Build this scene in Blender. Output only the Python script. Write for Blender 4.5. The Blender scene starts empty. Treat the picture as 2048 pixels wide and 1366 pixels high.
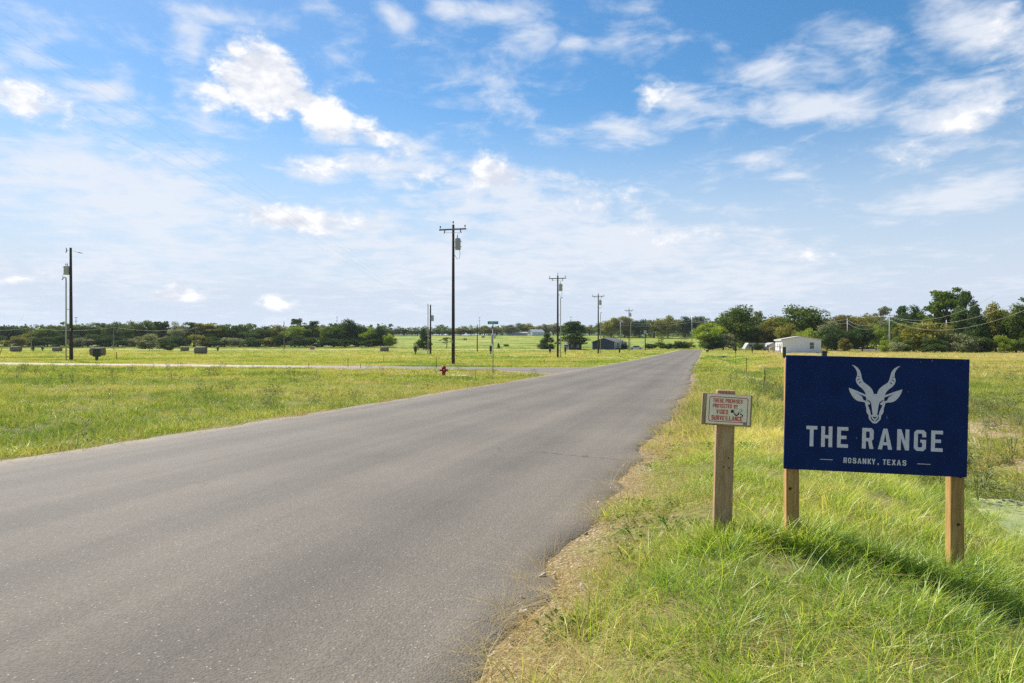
import bpy, bmesh, math, random
import numpy as np
from mathutils import Vector, Matrix

R = math.radians
rng = np.random.default_rng(11)
random.seed(11)
scene = bpy.context.scene
COL = scene.collection
PI = math.pi

# ------------------------------------------------------------------ camera
CAM_Z = 1.30
cam = bpy.data.cameras.new('camera')
cam_o = bpy.data.objects.new('camera', cam)
COL.objects.link(cam_o)
cam_o.location = (0, 0, CAM_Z)
cam_o.rotation_euler = (PI / 2, 0, 0)
cam.sensor_width = 36.0
cam.lens = 24.61
cam.shift_y = 5 / 2048
cam.clip_start = 0.05
cam.clip_end = 20000
scene.camera = cam_o
scene.render.resolution_x, scene.render.resolution_y = 1024, 683

# ------------------------------------------------------------------ light
SUN_AZ, SUN_EL = -40.0, 47.0          # degrees: left of straight ahead, above the horizon
sun = bpy.data.lights.new('sun', 'SUN')
sun.energy = 5.0
sun.angle = R(0.55)
sun.color = (1.0, 0.955, 0.87)
sun_o = bpy.data.objects.new('sun', sun)
COL.objects.link(sun_o)
sd = Vector((math.sin(R(SUN_AZ)) * math.cos(R(SUN_EL)), math.cos(R(SUN_AZ)) * math.cos(R(SUN_EL)), math.sin(R(SUN_EL))))
sun_o.rotation_euler = (-sd).to_track_quat('-Z', 'Y').to_euler()

scene.view_settings.view_transform = 'Standard'
scene.view_settings.look = 'None'
scene.view_settings.exposure = 0.65
scene.view_settings.gamma = 1.0
scene.view_settings.use_curve_mapping = False

scene.render.engine = 'CYCLES'
cy = scene.cycles
cy.max_bounces = 6
cy.diffuse_bounces = 3
cy.glossy_bounces = 2
cy.transmission_bounces = 4
cy.transparent_max_bounces = 6
cy.sample_clamp_indirect = 4.0
cy.caustics_reflective = False
cy.caustics_refractive = False
cy.use_denoising = False
scene.render.film_transparent = False


# ------------------------------------------------------------------ node helpers
class N:
    """Tiny helper to write node trees as expressions."""
    def __init__(self, tree):
        self.t = tree

    def node(self, typ, **kw):
        n = self.t.nodes.new(typ)
        for k, v in kw.items():
            setattr(n, k, v)
        return n

    def put(self, sock, v):
        if hasattr(v, 'is_output'):
            self.t.links.new(v, sock)
        elif v is not None:
            if isinstance(v, (tuple, list)) and sock.type == 'RGBA' and len(v) == 3:
                v = (*v, 1)
            sock.default_value = v

    def m(self, op, a, b=None, c=None, clamp=False):
        n = self.node('ShaderNodeMath', operation=op, use_clamp=clamp)
        for i, v in enumerate((a, b, c)):
            self.put(n.inputs[i], v)
        return n.outputs[0]

    def vm(self, op, a, b=None, scale=None):
        n = self.node('ShaderNodeVectorMath', operation=op)
        self.put(n.inputs[0], a)
        self.put(n.inputs[1], b)
        if scale is not None:
            self.put(n.inputs['Scale'], scale)
        return n.outputs['Value'] if op in ('DOT_PRODUCT', 'LENGTH') else n.outputs[0]

    def noise(self, vec, scale, detail=4, rough=0.55, dist=0.0, col=False):
        n = self.node('ShaderNodeTexNoise')
        self.put(n.inputs['Vector'], vec)
        n.inputs['Scale'].default_value = scale
        n.inputs['Detail'].default_value = detail
        n.inputs['Roughness'].default_value = rough
        n.inputs['Distortion'].default_value = dist
        return n.outputs['Color' if col else 'Fac']

    def voronoi(self, vec, scale, feature='F1', out='Distance', rand=1.0):
        n = self.node('ShaderNodeTexVoronoi', feature=feature)
        self.put(n.inputs['Vector'], vec)
        n.inputs['Scale'].default_value = scale
        n.inputs['Randomness'].default_value = rand
        return n.outputs[out]

    def step(self, v, lo, hi, a=0.0, b=1.0):
        n = self.node('ShaderNodeMapRange', interpolation_type='SMOOTHSTEP')
        self.put(n.inputs['Value'], v)
        self.put(n.inputs['From Min'], lo)
        self.put(n.inputs['From Max'], hi)
        n.inputs['To Min'].default_value = a
        n.inputs['To Max'].default_value = b
        return n.outputs[0]

    def mix(self, f, a, b, mode='MIX'):
        n = self.node('ShaderNodeMix', data_type='RGBA', blend_type=mode)
        self.put(n.inputs['Factor'], f)
        self.put(n.inputs[6], a)
        self.put(n.inputs[7], b)
        return n.outputs[2]

    def xyz(self, v):
        n = self.node('ShaderNodeSeparateXYZ')
        self.put(n.inputs[0], v)
        return n.outputs

    def comb(self, x, y, z):
        n = self.node('ShaderNodeCombineXYZ')
        for i, v in enumerate((x, y, z)):
            self.put(n.inputs[i], v)
        return n.outputs[0]

    def attr(self, name, out='Fac'):
        n = self.node('ShaderNodeAttribute', attribute_name=name)
        return n.outputs[out]

    def bump(self, h, strength=0.3, dist=0.01):
        n = self.node('ShaderNodeBump')
        n.inputs['Strength'].default_value = strength
        n.inputs['Distance'].default_value = dist
        self.put(n.inputs['Height'], h)
        return n.outputs[0]


# ------------------------------------------------------------------ sky with clouds
world = bpy.data.worlds.new('World')
scene.world = world
world.use_nodes = True


def build_sky():
    nt = world.node_tree
    nt.nodes.clear()
    k = N(nt)
    sky = k.node('ShaderNodeTexSky', sky_type='NISHITA')
    sky.sun_disc = False
    sky.sun_elevation = R(SUN_EL)
    sky.sun_rotation = R(SUN_AZ)
    sky.altitude = 120
    sky.air_density = 1.0
    sky.dust_density = 0.35
    sky.ozone_density = 2.6
    d = k.node('ShaderNodeTexCoord').outputs['Generated']
    x, y, z = k.xyz(d)
    az = k.m('MULTIPLY', k.m('ARCTAN2', x, y), 180 / PI)
    el = k.m('MULTIPLY', k.m('ARCSINE', z), 180 / PI)
    ae = k.comb(az, el, 1.0)
    # the clear air: the sky model, a little more saturated as a camera renders it
    hs = k.node('ShaderNodeHueSaturation')
    hs.inputs['Hue'].default_value = SKY['hue']
    hs.inputs['Saturation'].default_value = SKY['sat']
    hs.inputs['Value'].default_value = SKY['val']
    k.put(hs.inputs['Color'], sky.outputs[0])
    base = hs.outputs[0]

    def field(blobs):
        out = None
        for a0, e0, ra, re, rot, s in blobs:
            c, sn = math.cos(R(rot)), math.sin(R(rot))
            u = k.vm('DOT_PRODUCT', ae, (c / ra, -sn / ra, (-a0 * c + e0 * sn) / ra))
            v = k.vm('DOT_PRODUCT', ae, (sn / re, c / re, (-a0 * sn - e0 * c) / re))
            r = k.m('SQRT', k.m('MULTIPLY_ADD', u, u, k.m('MULTIPLY', v, v)))
            f = k.m('MULTIPLY_ADD', r, -s, s)
            out = f if out is None else k.m('MAXIMUM', out, f)
        return k.m('MAXIMUM', out, -1.0)

    # noise on the sphere of directions, slightly squashed in height
    sq = k.comb(x, y, k.m('MULTIPLY', z, 1.7))
    n1 = k.noise(sq, 13, 7, 0.56, 0.3)
    n1b = k.noise(k.vm('ADD', sq, (-0.010, 0.004, 0.030)), 13, 4, 0.54, 0.3)
    # flat layer seen in perspective
    zz = k.m('ADD', k.m('MAXIMUM', z, 0.0), 0.10)
    pl = k.comb(k.m('DIVIDE', x, zz), k.m('DIVIDE', y, zz), 0.0)
    n2 = k.noise(pl, 1.5, 5, 0.6, 0.5)
    n5 = k.noise(sq, 46, 5, 0.62, 0.4)
    n3 = k.noise(k.vm('MULTIPLY', pl, (1.0, 0.6, 1.0)), 0.55, 2, 0.5)
    n4 = k.noise(pl, 5.5, 4, 0.62, 0.4)

    cum = field(CUMULUS)
    thin = field(VEIL)
    # scattered clouds over the rest of the sky
    wide = k.step(n3, 0.36, 0.72, -0.42, 0.36)
    c_in = k.m('MULTIPLY_ADD', k.m('ADD', n1, -0.5), 1.9, cum)
    dens = k.step(k.m('MULTIPLY_ADD', k.m('ADD', n5, -0.5), 1.2, c_in), -0.04, 0.74)
    t_in = k.m('MULTIPLY_ADD', k.m('ADD', n2, -0.5), 1.7, k.m('MAXIMUM', thin, wide))
    t_in = k.m('MULTIPLY_ADD', k.m('ADD', n4, -0.5), 1.8, t_in)
    t_in = k.m('MULTIPLY_ADD', k.m('ADD', n1, -0.5), 1.2, t_in)
    tden = k.m('MULTIPLY', k.step(t_in, -0.10, 0.95), 0.90)
    # low haze, thickest towards the horizon
    hz = k.step(el, 2.0, SKY['haze_top'], SKY['haze'], 0.0)
    hz = k.m('MULTIPLY', hz, k.step(n3, 0.2, 0.8, 0.95, 1.15), clamp=True)

    # cloud shading: thick tops bright, undersides a soft blue grey
    lit = k.step(k.m('MULTIPLY_ADD', k.m('ADD', n5, -0.5), 0.25, k.m('SUBTRACT', n1, n1b)), -0.16, 0.13)
    ccol = k.mix(lit, SKY['under'], SKY['top'])
    ccol = k.mix(k.step(dens, 0.25, 0.95, 0.75, 0.0), ccol, SKY['edge'])
    col = k.mix(hz, base, SKY['haze_col'])
    col = k.mix(tden, col, SKY['thin_col'])
    col = k.mix(dens, col, ccol)
    bg = k.node('ShaderNodeBackground')
    bg.inputs['Strength'].default_value = SKY['strength']
    k.put(bg.inputs['Color'], col)
    out = k.node('ShaderNodeOutputWorld')
    nt.links.new(bg.outputs[0], out.inputs['Surface'])
    world.cycles.sampling_method = 'NONE'


# colours of cloud and haze are radiances on the scale of the sky model
SKY = dict(strength=0.088, hue=0.495, sat=1.30, val=0.95, haze=1.0, haze_top=20.0,
           haze_col=(4.7, 5.4, 6.35), thin_col=(5.9, 6.25, 6.9),
           top=(7.6, 7.6, 7.7), under=(5.2, 5.5, 6.2), edge=(5.6, 6.0, 6.7))
# azimuth, elevation, half-sizes, tilt (degrees), weight
CUMULUS = [
    (-19.6, 19.5, 4.65, 3.24, 8, 1.7),
    (-22.6, 18.3, 2.09, 1.51, 0, 0.8),
    (-15.3, 17.8, 4.0, 1.97, 28, 1.2),
    (-11.1, 16.4, 4.14, 1.2, 18, 0.7),
    (-17.2, 9.7, 7.09, 1.25, 2, 1.15),
    (-10.2, 10.1, 0.87, 0.4, 0, 0.5),
    (-25.7, 3.5, 2.66, 0.63, -3, 1.2),
    (-25.3, 3.9, 1.34, 0.81, 0, 1.2),
    (-18.8, 3.1, 2.05, 0.54, 0, 0.9),
    (-19.1, 3.4, 1.24, 0.77, 0, 0.9),
    (-34.8, 4.4, 2.48, 0.54, -6, 0.9),
    (-33.9, 4.8, 1.27, 0.61, -10, 0.7),
    (-1.0, 13.6, 2.86, 1.47, 5, 0.7),
    (3.1, 11.8, 6.94, 1.84, 12, 0.42),
    (9.6, 9.9, 6.77, 1.61, 12, 0.25),
    (-35.1, 15.9, 3.84, 1.67, 12, 0.9),
    (-14.2, 13.8, 5.39, 1.03, -8, 0.42),
    (-7.9, 13.5, 4.42, 0.97, 8, 0.35),
    (11.2, 19.4, 1.77, 1.12, 20, 0.4),
    (14.8, 18.2, 1.53, 1.03, 10, 0.3),
    (31.7, 14.6, 5.03, 1.91, -14, 0.4),
    (34.6, 20.3, 3.05, 2.02, 20, 0.5),
    (23.7, 6.7, 3.77, 0.6, 6, 0.35),
    (16.5, 8.6, 2.63, 0.47, 10, 0.35),
    (20.6, 7.5, 2.51, 0.42, 5, 0.3),
    (10.8, 10.8, 2.37, 0.64, 10, 0.2),
]
# azimuth, elevation, half-sizes, tilt (degrees), weight
VEIL = [
    (-28.9, 6.7, 15.67, 5.01, 0, 0.7),
    (-5.1, 6.8, 20.3, 4.89, 0, 0.75),
    (16.9, 5.0, 15.73, 3.52, 0, 0.7),
    (-13.0, 22.9, 4.66, 1.59, -30, 0.35),
    (9.2, 23.9, 5.58, 2.42, 0, 0.35),
    (-3.0, 20.6, 6.53, 2.45, 20, 0.3),
    (20.9, 20.4, 7.14, 2.68, 10, 0.4),
    (-24.4, 20.6, 1.87, 3.54, 0, 0.75),
    (-21.6, 23.6, 5.31, 1.14, 0, 0.6),
    (-32.9, 12.1, 8.66, 3.27, 0, 1.0),
    (-28.0, 10.3, 12.77, 3.98, 5, 1.05),
    (-34.6, 19.1, 3.05, 1.85, 20, 0.7),
    (-9.9, 25.0, 2.38, 1.21, 20, 0.65),
    (-5.1, 25.4, 2.44, 1.06, 10, 0.65),
    (-15.3, 24.9, 1.9, 0.99, 0, 0.6),
    (-7.9, 15.7, 3.61, 1.42, 20, 0.7),
    (1.5, 23.5, 3.68, 1.43, 0, 0.6),
    (5.1, 23.2, 2.03, 0.82, 0, 0.55),
    (16.9, 22.2, 1.87, 0.78, 0, 0.6),
    (9.6, 16.6, 7.56, 1.82, 0, 0.75),
    (13.9, 18.9, 4.63, 1.59, 15, 0.7),
    (23.7, 17.2, 6.17, 1.69, 8, 0.75),
    (33.5, 20.8, 4.84, 2.39, 25, 0.95),
    (26.4, 20.9, 4.27, 1.83, 15, 0.5),
    (32.0, 14.9, 6.76, 3.47, -14, 0.95),
    (32.6, 10.3, 6.68, 1.72, -12, 0.95),
    (1.1, 10.4, 11.46, 4.09, 10, 1.05),
    (11.2, 7.5, 16.55, 3.01, 8, 1.0),
    (-13.0, 13.6, 10.1, 2.39, 0, 0.55),
    (-30.2, 17.3, 2.75, 0.88, -10, 0.45),
    (19.5, 13.9, 2.18, 0.96, 0, 0.45),
    (22.4, 12.6, 2.45, 0.68, 0, 0.4),
    (-1.0, 25.5, 4.91, 1.23, 0, 0.5),
]
build_sky()

# ------------------------------------------------------------------ object helpers
def link(o):
    COL.objects.link(o)
    return o


def tag(o, label=None, cat=None, group=None, kind=None):
    if label:
        o['label'] = label
    if cat:
        o['category'] = cat
    if group:
        o['group'] = group
    if kind:
        o['kind'] = kind
    return o


def empty(name, loc=(0, 0, 0), rz=0.0, label=None, cat=None, group=None):
    o = bpy.data.objects.new(name, None)
    o.empty_display_size = 0.3
    o.location = loc
    o.rotation_euler = (0, 0, rz)
    link(o)
    return tag(o, label, cat, group)


class MB:
    """Collects vertices and faces, then becomes one mesh object."""
    def __init__(self):
        self.v, self.f, self.sm = [], [], []

    def add(self, vs, fs, smooth=False):
        b = len(self.v)
        self.v += [tuple(p) for p in vs]
        self.f += [tuple(i + b for i in f) for f in fs]
        self.sm += [smooth] * len(fs)
        return self

    def box(self, x0, x1, y0, y1, z0, z1, bev=0.0):
        if bev > 0:
            bm = bmesh.new()
            bmesh.ops.create_cube(bm, size=1)
            for v in bm.verts:
                v.co = Vector(((x0 + x1) / 2 + v.co.x * (x1 - x0), (y0 + y1) / 2 + v.co.y * (y1 - y0), (z0 + z1) / 2 + v.co.z * (z1 - z0)))
            bmesh.ops.bevel(bm, geom=list(bm.edges), offset=bev, segments=1, affect='EDGES')
            bm.verts.index_update()
            vs = [v.co[:] for v in bm.verts]
            fs = [[v.index for v in f.verts] for f in bm.faces]
            bm.free()
            return self.add(vs, fs)
        vs = [(x, y, z) for z in (z0, z1) for y in (y0, y1) for x in (x0, x1)]
        return self.add(vs, [(0, 2, 3, 1), (4, 5, 7, 6), (0, 1, 5, 4), (2, 6, 7, 3), (0, 4, 6, 2), (1, 3, 7, 5)])

    def tube(self, pts, rad, n=8, cap=True):
        pts = [Vector(p) for p in pts]
        if not hasattr(rad, '__len__'):
            rad = [rad] * len(pts)
        vs, fs = [], []
        up = None
        for i, p in enumerate(pts):
            t = (pts[min(i + 1, len(pts) - 1)] - pts[max(i - 1, 0)]).normalized()
            if up is None:
                up = Vector((1, 0, 0)) if abs(t.x) < 0.8 else Vector((0, 1, 0))
            a = (up - t * up.dot(t)).normalized()
            b = t.cross(a)
            up = a
            for j in range(n):
                an = 2 * PI * j / n
                vs.append(p + (a * math.cos(an) + b * math.sin(an)) * rad[i])
        for i in range(len(pts) - 1):
            for j in range(n):
                fs.append((i * n + j, i * n + (j + 1) % n, (i + 1) * n + (j + 1) % n, (i + 1) * n + j))
        b = len(self.v)
        self.add(vs, fs, True)
        if cap:
            self.f.append(tuple(b + j for j in reversed(range(n))))
            self.f.append(tuple(b + (len(pts) - 1) * n + j for j in range(n)))
            self.sm += [False, False]
        return self

    def lathe(self, prof, cx=0.0, cy=0.0, n=16):
        """profile of (radius, z), bottom to top, round a vertical axis"""
        vs, fs = [], []
        for r, z in prof:
            for j in range(n):
                an = 2 * PI * j / n
                vs.append((cx + r * math.cos(an), cy + r * math.sin(an), z))
        for i in range(len(prof) - 1):
            for j in range(n):
                fs.append((i * n + j, i * n + (j + 1) % n, (i + 1) * n + (j + 1) % n, (i + 1) * n + j))
        b = len(self.v)
        self.add(vs, fs, True)
        self.f.append(tuple(b + j for j in reversed(range(n))))
        self.f.append(tuple(b + (len(prof) - 1) * n + j for j in range(n)))
        self.sm += [False, False]
        return self

    def xform(self, M):
        self.v = [tuple(M @ Vector(p)) for p in self.v]
        return self

    def mesh(self, name):
        me = bpy.data.meshes.new(name)
        me.from_pydata(self.v, [], self.f)
        me.polygons.foreach_set('use_smooth', self.sm)
        me.update()
        return me

    def build(self, name, mat, parent=None):
        me = self.mesh(name)
        if mat:
            me.materials.append(mat)
        o = link(bpy.data.objects.new(name, me))
        o.parent = parent
        return o


def np_mesh(name, V, F, mats=(), smooth=False, attrs=None):
    """V (n,3) array; F (m,k) array of equal-sized faces; attrs {name: (n,) or (n,3) array} on points"""
    me = bpy.data.meshes.new(name)
    V = np.asarray(V, np.float32)
    F = np.asarray(F, np.int32)
    me.vertices.add(len(V))
    me.vertices.foreach_set('co', V.ravel())
    if len(F):
        k = F.shape[1]
        me.loops.add(F.size)
        me.loops.foreach_set('vertex_index', F.ravel())
        me.polygons.add(len(F))
        me.polygons.foreach_set('loop_start', np.arange(0, F.size, k, dtype=np.int32))
        me.polygons.foreach_set('use_smooth', np.full(len(F), smooth))
    for an, av in (attrs or {}).items():
        av = np.asarray(av)
        if av.ndim == 2:
            a = me.attributes.new(an, 'FLOAT_VECTOR', 'POINT')
            a.data.foreach_set('vector', av.astype(np.float32).ravel())
        elif av.dtype.kind == 'i':
            a = me.attributes.new(an, 'INT', 'POINT')
            a.data.foreach_set('value', av.astype(np.int32))
        else:
            a = me.attributes.new(an, 'FLOAT', 'POINT')
            a.data.foreach_set('value', av.astype(np.float32))
    me.update(calc_edges=True)
    me.validate()
    for m in mats:
        me.materials.append(m)
    return me


# ------------------------------------------------------------------ noise on arrays
def _h(ix, iy, s):
    n = (ix.astype(np.int64) * 374761393 + iy.astype(np.int64) * 668265263 + s * 982451653) & 0x7fffffff
    n = (n ^ (n >> 13)) * 1274126177 & 0x7fffffff
    return ((n ^ (n >> 16)) & 0xffff) / 65535.0


def vnoise(x, y, s=0):
    x, y = np.asarray(x, float), np.asarray(y, float)
    ix, iy = np.floor(x), np.floor(y)
    fx, fy = x - ix, y - iy
    fx, fy = fx * fx * (3 - 2 * fx), fy * fy * (3 - 2 * fy)
    a, b = _h(ix, iy, s), _h(ix + 1, iy, s)
    c, d = _h(ix, iy + 1, s), _h(ix + 1, iy + 1, s)
    return (a * (1 - fx) + b * fx) * (1 - fy) + (c * (1 - fx) + d * fx) * fy


def fbm(x, y, s=0, o=3):
    t, a, n = 0.0, 0.5, 0.0
    for i in range(o):
        t = t + a * vnoise(np.asarray(x) * 2 ** i, np.asarray(y) * 2 ** i, s + i * 7)
        n += a
        a *= 0.5
    return t / n


def sstep(v, a, b):
    t = np.clip((np.asarray(v, float) - a) / (b - a), 0, 1)
    return t * t * (3 - 2 * t)


# ------------------------------------------------------------------ lie of the land
ROAD_W = 6.9
_yt = np.arange(-120, 4200, 0.5)
_sl = np.interp(_yt, [-120, 12, 35, 64, 420, 4200], [.293, .293, .262, .275, .275, .275])
_xt = np.concatenate([[0], np.cumsum((_sl[1:] + _sl[:-1]) * 0.25)])
_xt = _xt - np.interp(0, _yt, _xt) - 0.92
_zk = np.interp(_yt, [-120, -60, 0, 40, 60, 80, 110, 140, 180, 235, 300, 400, 520, 620, 1000, 4200],
                [.5, .35, 0, -.32, -.46, -.56, -.62, -.64, -.78, -.66, .2, 3.2, 8.0, 8.6, 7.0, -4])
_ker = np.hanning(41)
_ker /= _ker.sum()
_zt = np.convolve(np.pad(_zk, 20, 'edge'), _ker, 'valid')
_zt = _zt - np.interp(0, _yt, _zt)


def x_edge(y):
    """x of the road's right edge"""
    return np.interp(y, _yt, _xt)


def z_road(y):
    return np.interp(y, _yt, _zt)


COSR = 0.962
SIDE_C, SIDE_S = 0.944, 0.330          # the side street runs off to the left
SIDE_HW = 3.0
ROAD_END = 226.0


def coords(x, y):
    u = (x - x_edge(y)) * COSR
    ul = -u - ROAD_W
    w = x * SIDE_S + (y - 46.45) * SIDE_C
    return u, ul, w


def side_edge(x, y):
    """distance outside the side street (negative on it); only left of the road"""
    u, ul, w = coords(x, y)
    s = np.maximum(ul, 0)
    hw = SIDE_HW + 5.5 * np.clip(1 - s / 6.5, 0, 1) ** 2
    e = np.abs(w) - hw
    return np.where(ul < -0.5, 9.0, e)


def road_dist(x, y):
    """distance outside the nearest asphalt edge (negative on the asphalt)"""
    u, ul, w = coords(x, y)
    d = np.maximum(u, ul)
    d = np.where(y > ROAD_END, np.maximum(d, y - ROAD_END), d)
    return np.minimum(d, side_edge(x, y))


def ground_base(x, y):
    """the land without the hollow under the asphalt"""
    x, y = np.asarray(x, float), np.asarray(y, float)
    u, ul, w = coords(x, y)
    z = z_road(y)
    far = 1 - sstep(y, 120, 200)
    dr = np.interp(u, [0, .5, 1.2, 1.7, 2.3, 3.0, 3.8, 4.6, 5.6, 7, 10], [0, .03, .08, .06, -.06, -.30, -.47, -.42, -.12, -.03, 0])
    dr = dr + np.interp(u, [0, .25, .9, 1.5, 2.2, 3.0, 3.6], [0, .05, .18, .175, .135, .06, 0]) * (1 - sstep(y, 5.5, 14))
    dl = np.interp(ul, [0, .8, 2.5, 4, 7, 12, 22], [0, -.05, -.27, -.22, -.12, -.1, 0])
    keep = sstep(np.abs(w), 4, 9) * np.where(w > 0, 0.5, 1.0)
    z = z + np.where(u > 0, dr * far, 0) + np.where(ul > 0, dl * far * keep, 0)
    away = sstep(road_dist(x, y), 4, 25) * (1 - sstep(np.abs(w), 6, 2) * 0)
    z = z + away * (fbm(x * .03 + 5, y * .03, 3, 2) - .5) * 0.5 * (1 - 0.6 * sstep(y, 60, 200))
    z = z + (fbm(x * .9, y * .9, 9, 3) - .5) * 0.10 * sstep(road_dist(x, y), 0.2, 1.2) * (1 - sstep(y, 25, 60))
    return z


def ground_z(x, y):
    return ground_base(x, y) - 0.05 * sstep(-road_dist(x, y), 0.05, 0.5)


def gz(x, y):
    return float(ground_base(np.array([x]), np.array([y]))[0])


F_PX = 1400.0


def at(px, y, dz=0.0):
    """ground point at distance y, on the bearing given as pixels across the photo"""
    x = (px - 1024) / F_PX * y
    return Vector((x, y, gz(x, y) + dz))


def hgt(py, y):
    """height of what shows at row py at distance y"""
    return CAM_Z - (py - 688) / F_PX * y


# ------------------------------------------------------------------ materials
MATS = {}


def newmat(name):
    m = bpy.data.materials.new(name)
    m.use_nodes = True
    m.node_tree.nodes.clear()
    k = N(m.node_tree)
    out = k.node('ShaderNodeOutputMaterial')
    MATS[name] = m
    return m, k, out


def principled(k, out, color, rough=0.6, metal=0.0, normal=None, spec=0.5):
    p = k.node('ShaderNodeBsdfPrincipled')
    k.put(p.inputs['Base Color'], color)
    k.put(p.inputs['Roughness'], rough)
    p.inputs['Metallic'].default_value = metal
    p.inputs['Specular IOR Level'].default_value = spec
    if normal is not None:
        k.put(p.inputs['Normal'], normal)
    k.t.links.new(p.outputs[0], out.inputs['Surface'])
    return p


def plain(name, color, rough=0.6, metal=0.0, var=0.15, scale=6.0, spec=0.5, bump=0.0):
    """paint, metal or plastic with slight mottling and wear"""
    m, k, out = newmat(name)
    co = k.node('ShaderNodeTexCoord').outputs['Object']
    n = k.noise(co, scale, 6, 0.6)
    f = k.step(n, 0.3, 0.7, 1 - var, 1 + var)
    c = k.vm('SCALE', color, scale=f)
    nr = k.bump(n, bump, 0.01) if bump else None
    principled(k, out, c, k.step(n, .3, .7, max(rough - .1, .05), min(rough + .1, 1)), metal, nr, spec)
    return m


def meadow(k, pos):
    """colour of the pasture: patches of green, yellow green and dry straw"""
    x, y, z = k.xyz(pos)
    u = k.m('MULTIPLY_ADD', y, -0.275, x)
    n1 = k.noise(pos, 0.055, 5, 0.6, 0.6)
    n2 = k.noise(pos, 0.45, 5, 0.62, 0.4)
    n3 = k.noise(k.vm('MULTIPLY', pos, (0.35, 1.0, 1.0)), 0.16, 4, 0.55)
    dry = k.m('ADD', k.m('MULTIPLY', n1, 1.55), k.m('MULTIPLY', n2, 1.35))
    dry = k.m('MULTIPLY_ADD', n3, 1.6, dry)
    dry = k.m('ADD', dry, -1.74)
    dry = k.m('ADD', dry, k.step(u, -4.0, 1.0, 0.0, 0.03))
    dry = k.m('ADD', dry, k.step(u, 3.0, 22.0, 0.0, 0.27))
    dry = k.m('ADD', dry, k.step(y, 50.0, 120.0, 0.0, 0.06))
    dry = k.m('ADD', dry, k.step(y, 225.0, 270.0, 0.0, -0.16))
    # the unmown verge by the signs is fresher
    vf = k.m('MULTIPLY', k.step(u, -1.0, .2), k.step(u, 2.2, 4.2, 1.0, 0.0))
    vf = k.m('MULTIPLY', vf, k.step(y, 4.0, 12.0, 1.0, 0.0))
    dry = k.m('MULTIPLY_ADD', vf, -0.10, dry)
    return dry


def grass_ramp(k, dry):
    cr = k.node('ShaderNodeValToRGB')
    e = cr.color_ramp.elements
    e[0].position, e[0].color = 0.22, (.135, .215, .024, 1)
    e[1].position, e[1].color = 0.95, (.58, .46, .19, 1)
    for p, c in ((.38, (.250, .345, .038, 1)), (.55, (.385, .425, .060, 1)), (.74, (.49, .43, .115, 1))):
        q = e.new(p)
        q.color = c
    k.put(cr.inputs[0], dry)
    return cr.outputs[0]


def mat_ground():
    m, k, out = newmat('pasture_ground')
    pos = k.node('ShaderNodeNewGeometry').outputs['Position']
    dry = meadow(k, pos)
    fine = k.noise(pos, 2.6, 7, 0.68)
    fine2 = k.noise(pos, 17, 5, 0.65)
    col = grass_ramp(k, k.m('MULTIPLY_ADD', k.m('ADD', fine, -.5), .55, dry))
    f = k.m('MULTIPLY_ADD', k.m('ADD', fine2, -.5), 0.8, 1.0)
    col = k.vm('SCALE', col, scale=k.m('MULTIPLY', f, k.step(fine, .25, .75, .52, .86)))  # colour darkened to stand in for the grass shading itself
    # litter and soil between the plants where the grass itself is modelled
    lit = k.mix(k.step(fine2, .35, .65), (.10, .080, .035), (.235, .200, .085))
    col = k.mix(k.m('MULTIPLY', k.attr('thatch'), 0.72), col, lit)
    # bare ground
    soil = k.mix(k.step(fine2, .3, .7), (.20, .150, .085), (.40, .315, .20))
    sf = k.step(k.m('MULTIPLY_ADD', k.m('ADD', fine, -.5), 2.6, k.attr('soil')), .40, .75)
    col = k.mix(sf, col, soil)
    # crushed limestone along the asphalt
    vor = k.node('ShaderNodeTexVoronoi')
    k.put(vor.inputs['Vector'], pos)
    vor.inputs['Scale'].default_value = 42
    stone = k.mix(k.step(k.xyz(vor.outputs['Color'])[0], .1, .9), (.26, .20, .125), (.52, .43, .30))
    stone = k.mix(k.step(vor.outputs['Distance'], .25, .6), stone, (.22, .155, .075))
    e = k.m('MULTIPLY_ADD', k.m('ADD', fine, -.5), 1.3, k.attr('edge'))
    gf = k.step(e, .04, .42, 1.0, 0.0)
    col = k.mix(gf, col, stone)
    h = k.m('ADD', k.m('MULTIPLY', fine, 0.6), k.m('MULTIPLY', fine2, .25))
    h = k.m('MULTIPLY_ADD', k.m('MULTIPLY', vor.outputs['Distance'], gf), -.5, h)
    principled(k, out, col, 0.95, 0, k.bump(h, 0.7, 0.06), 0.15)
    return m


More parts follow.
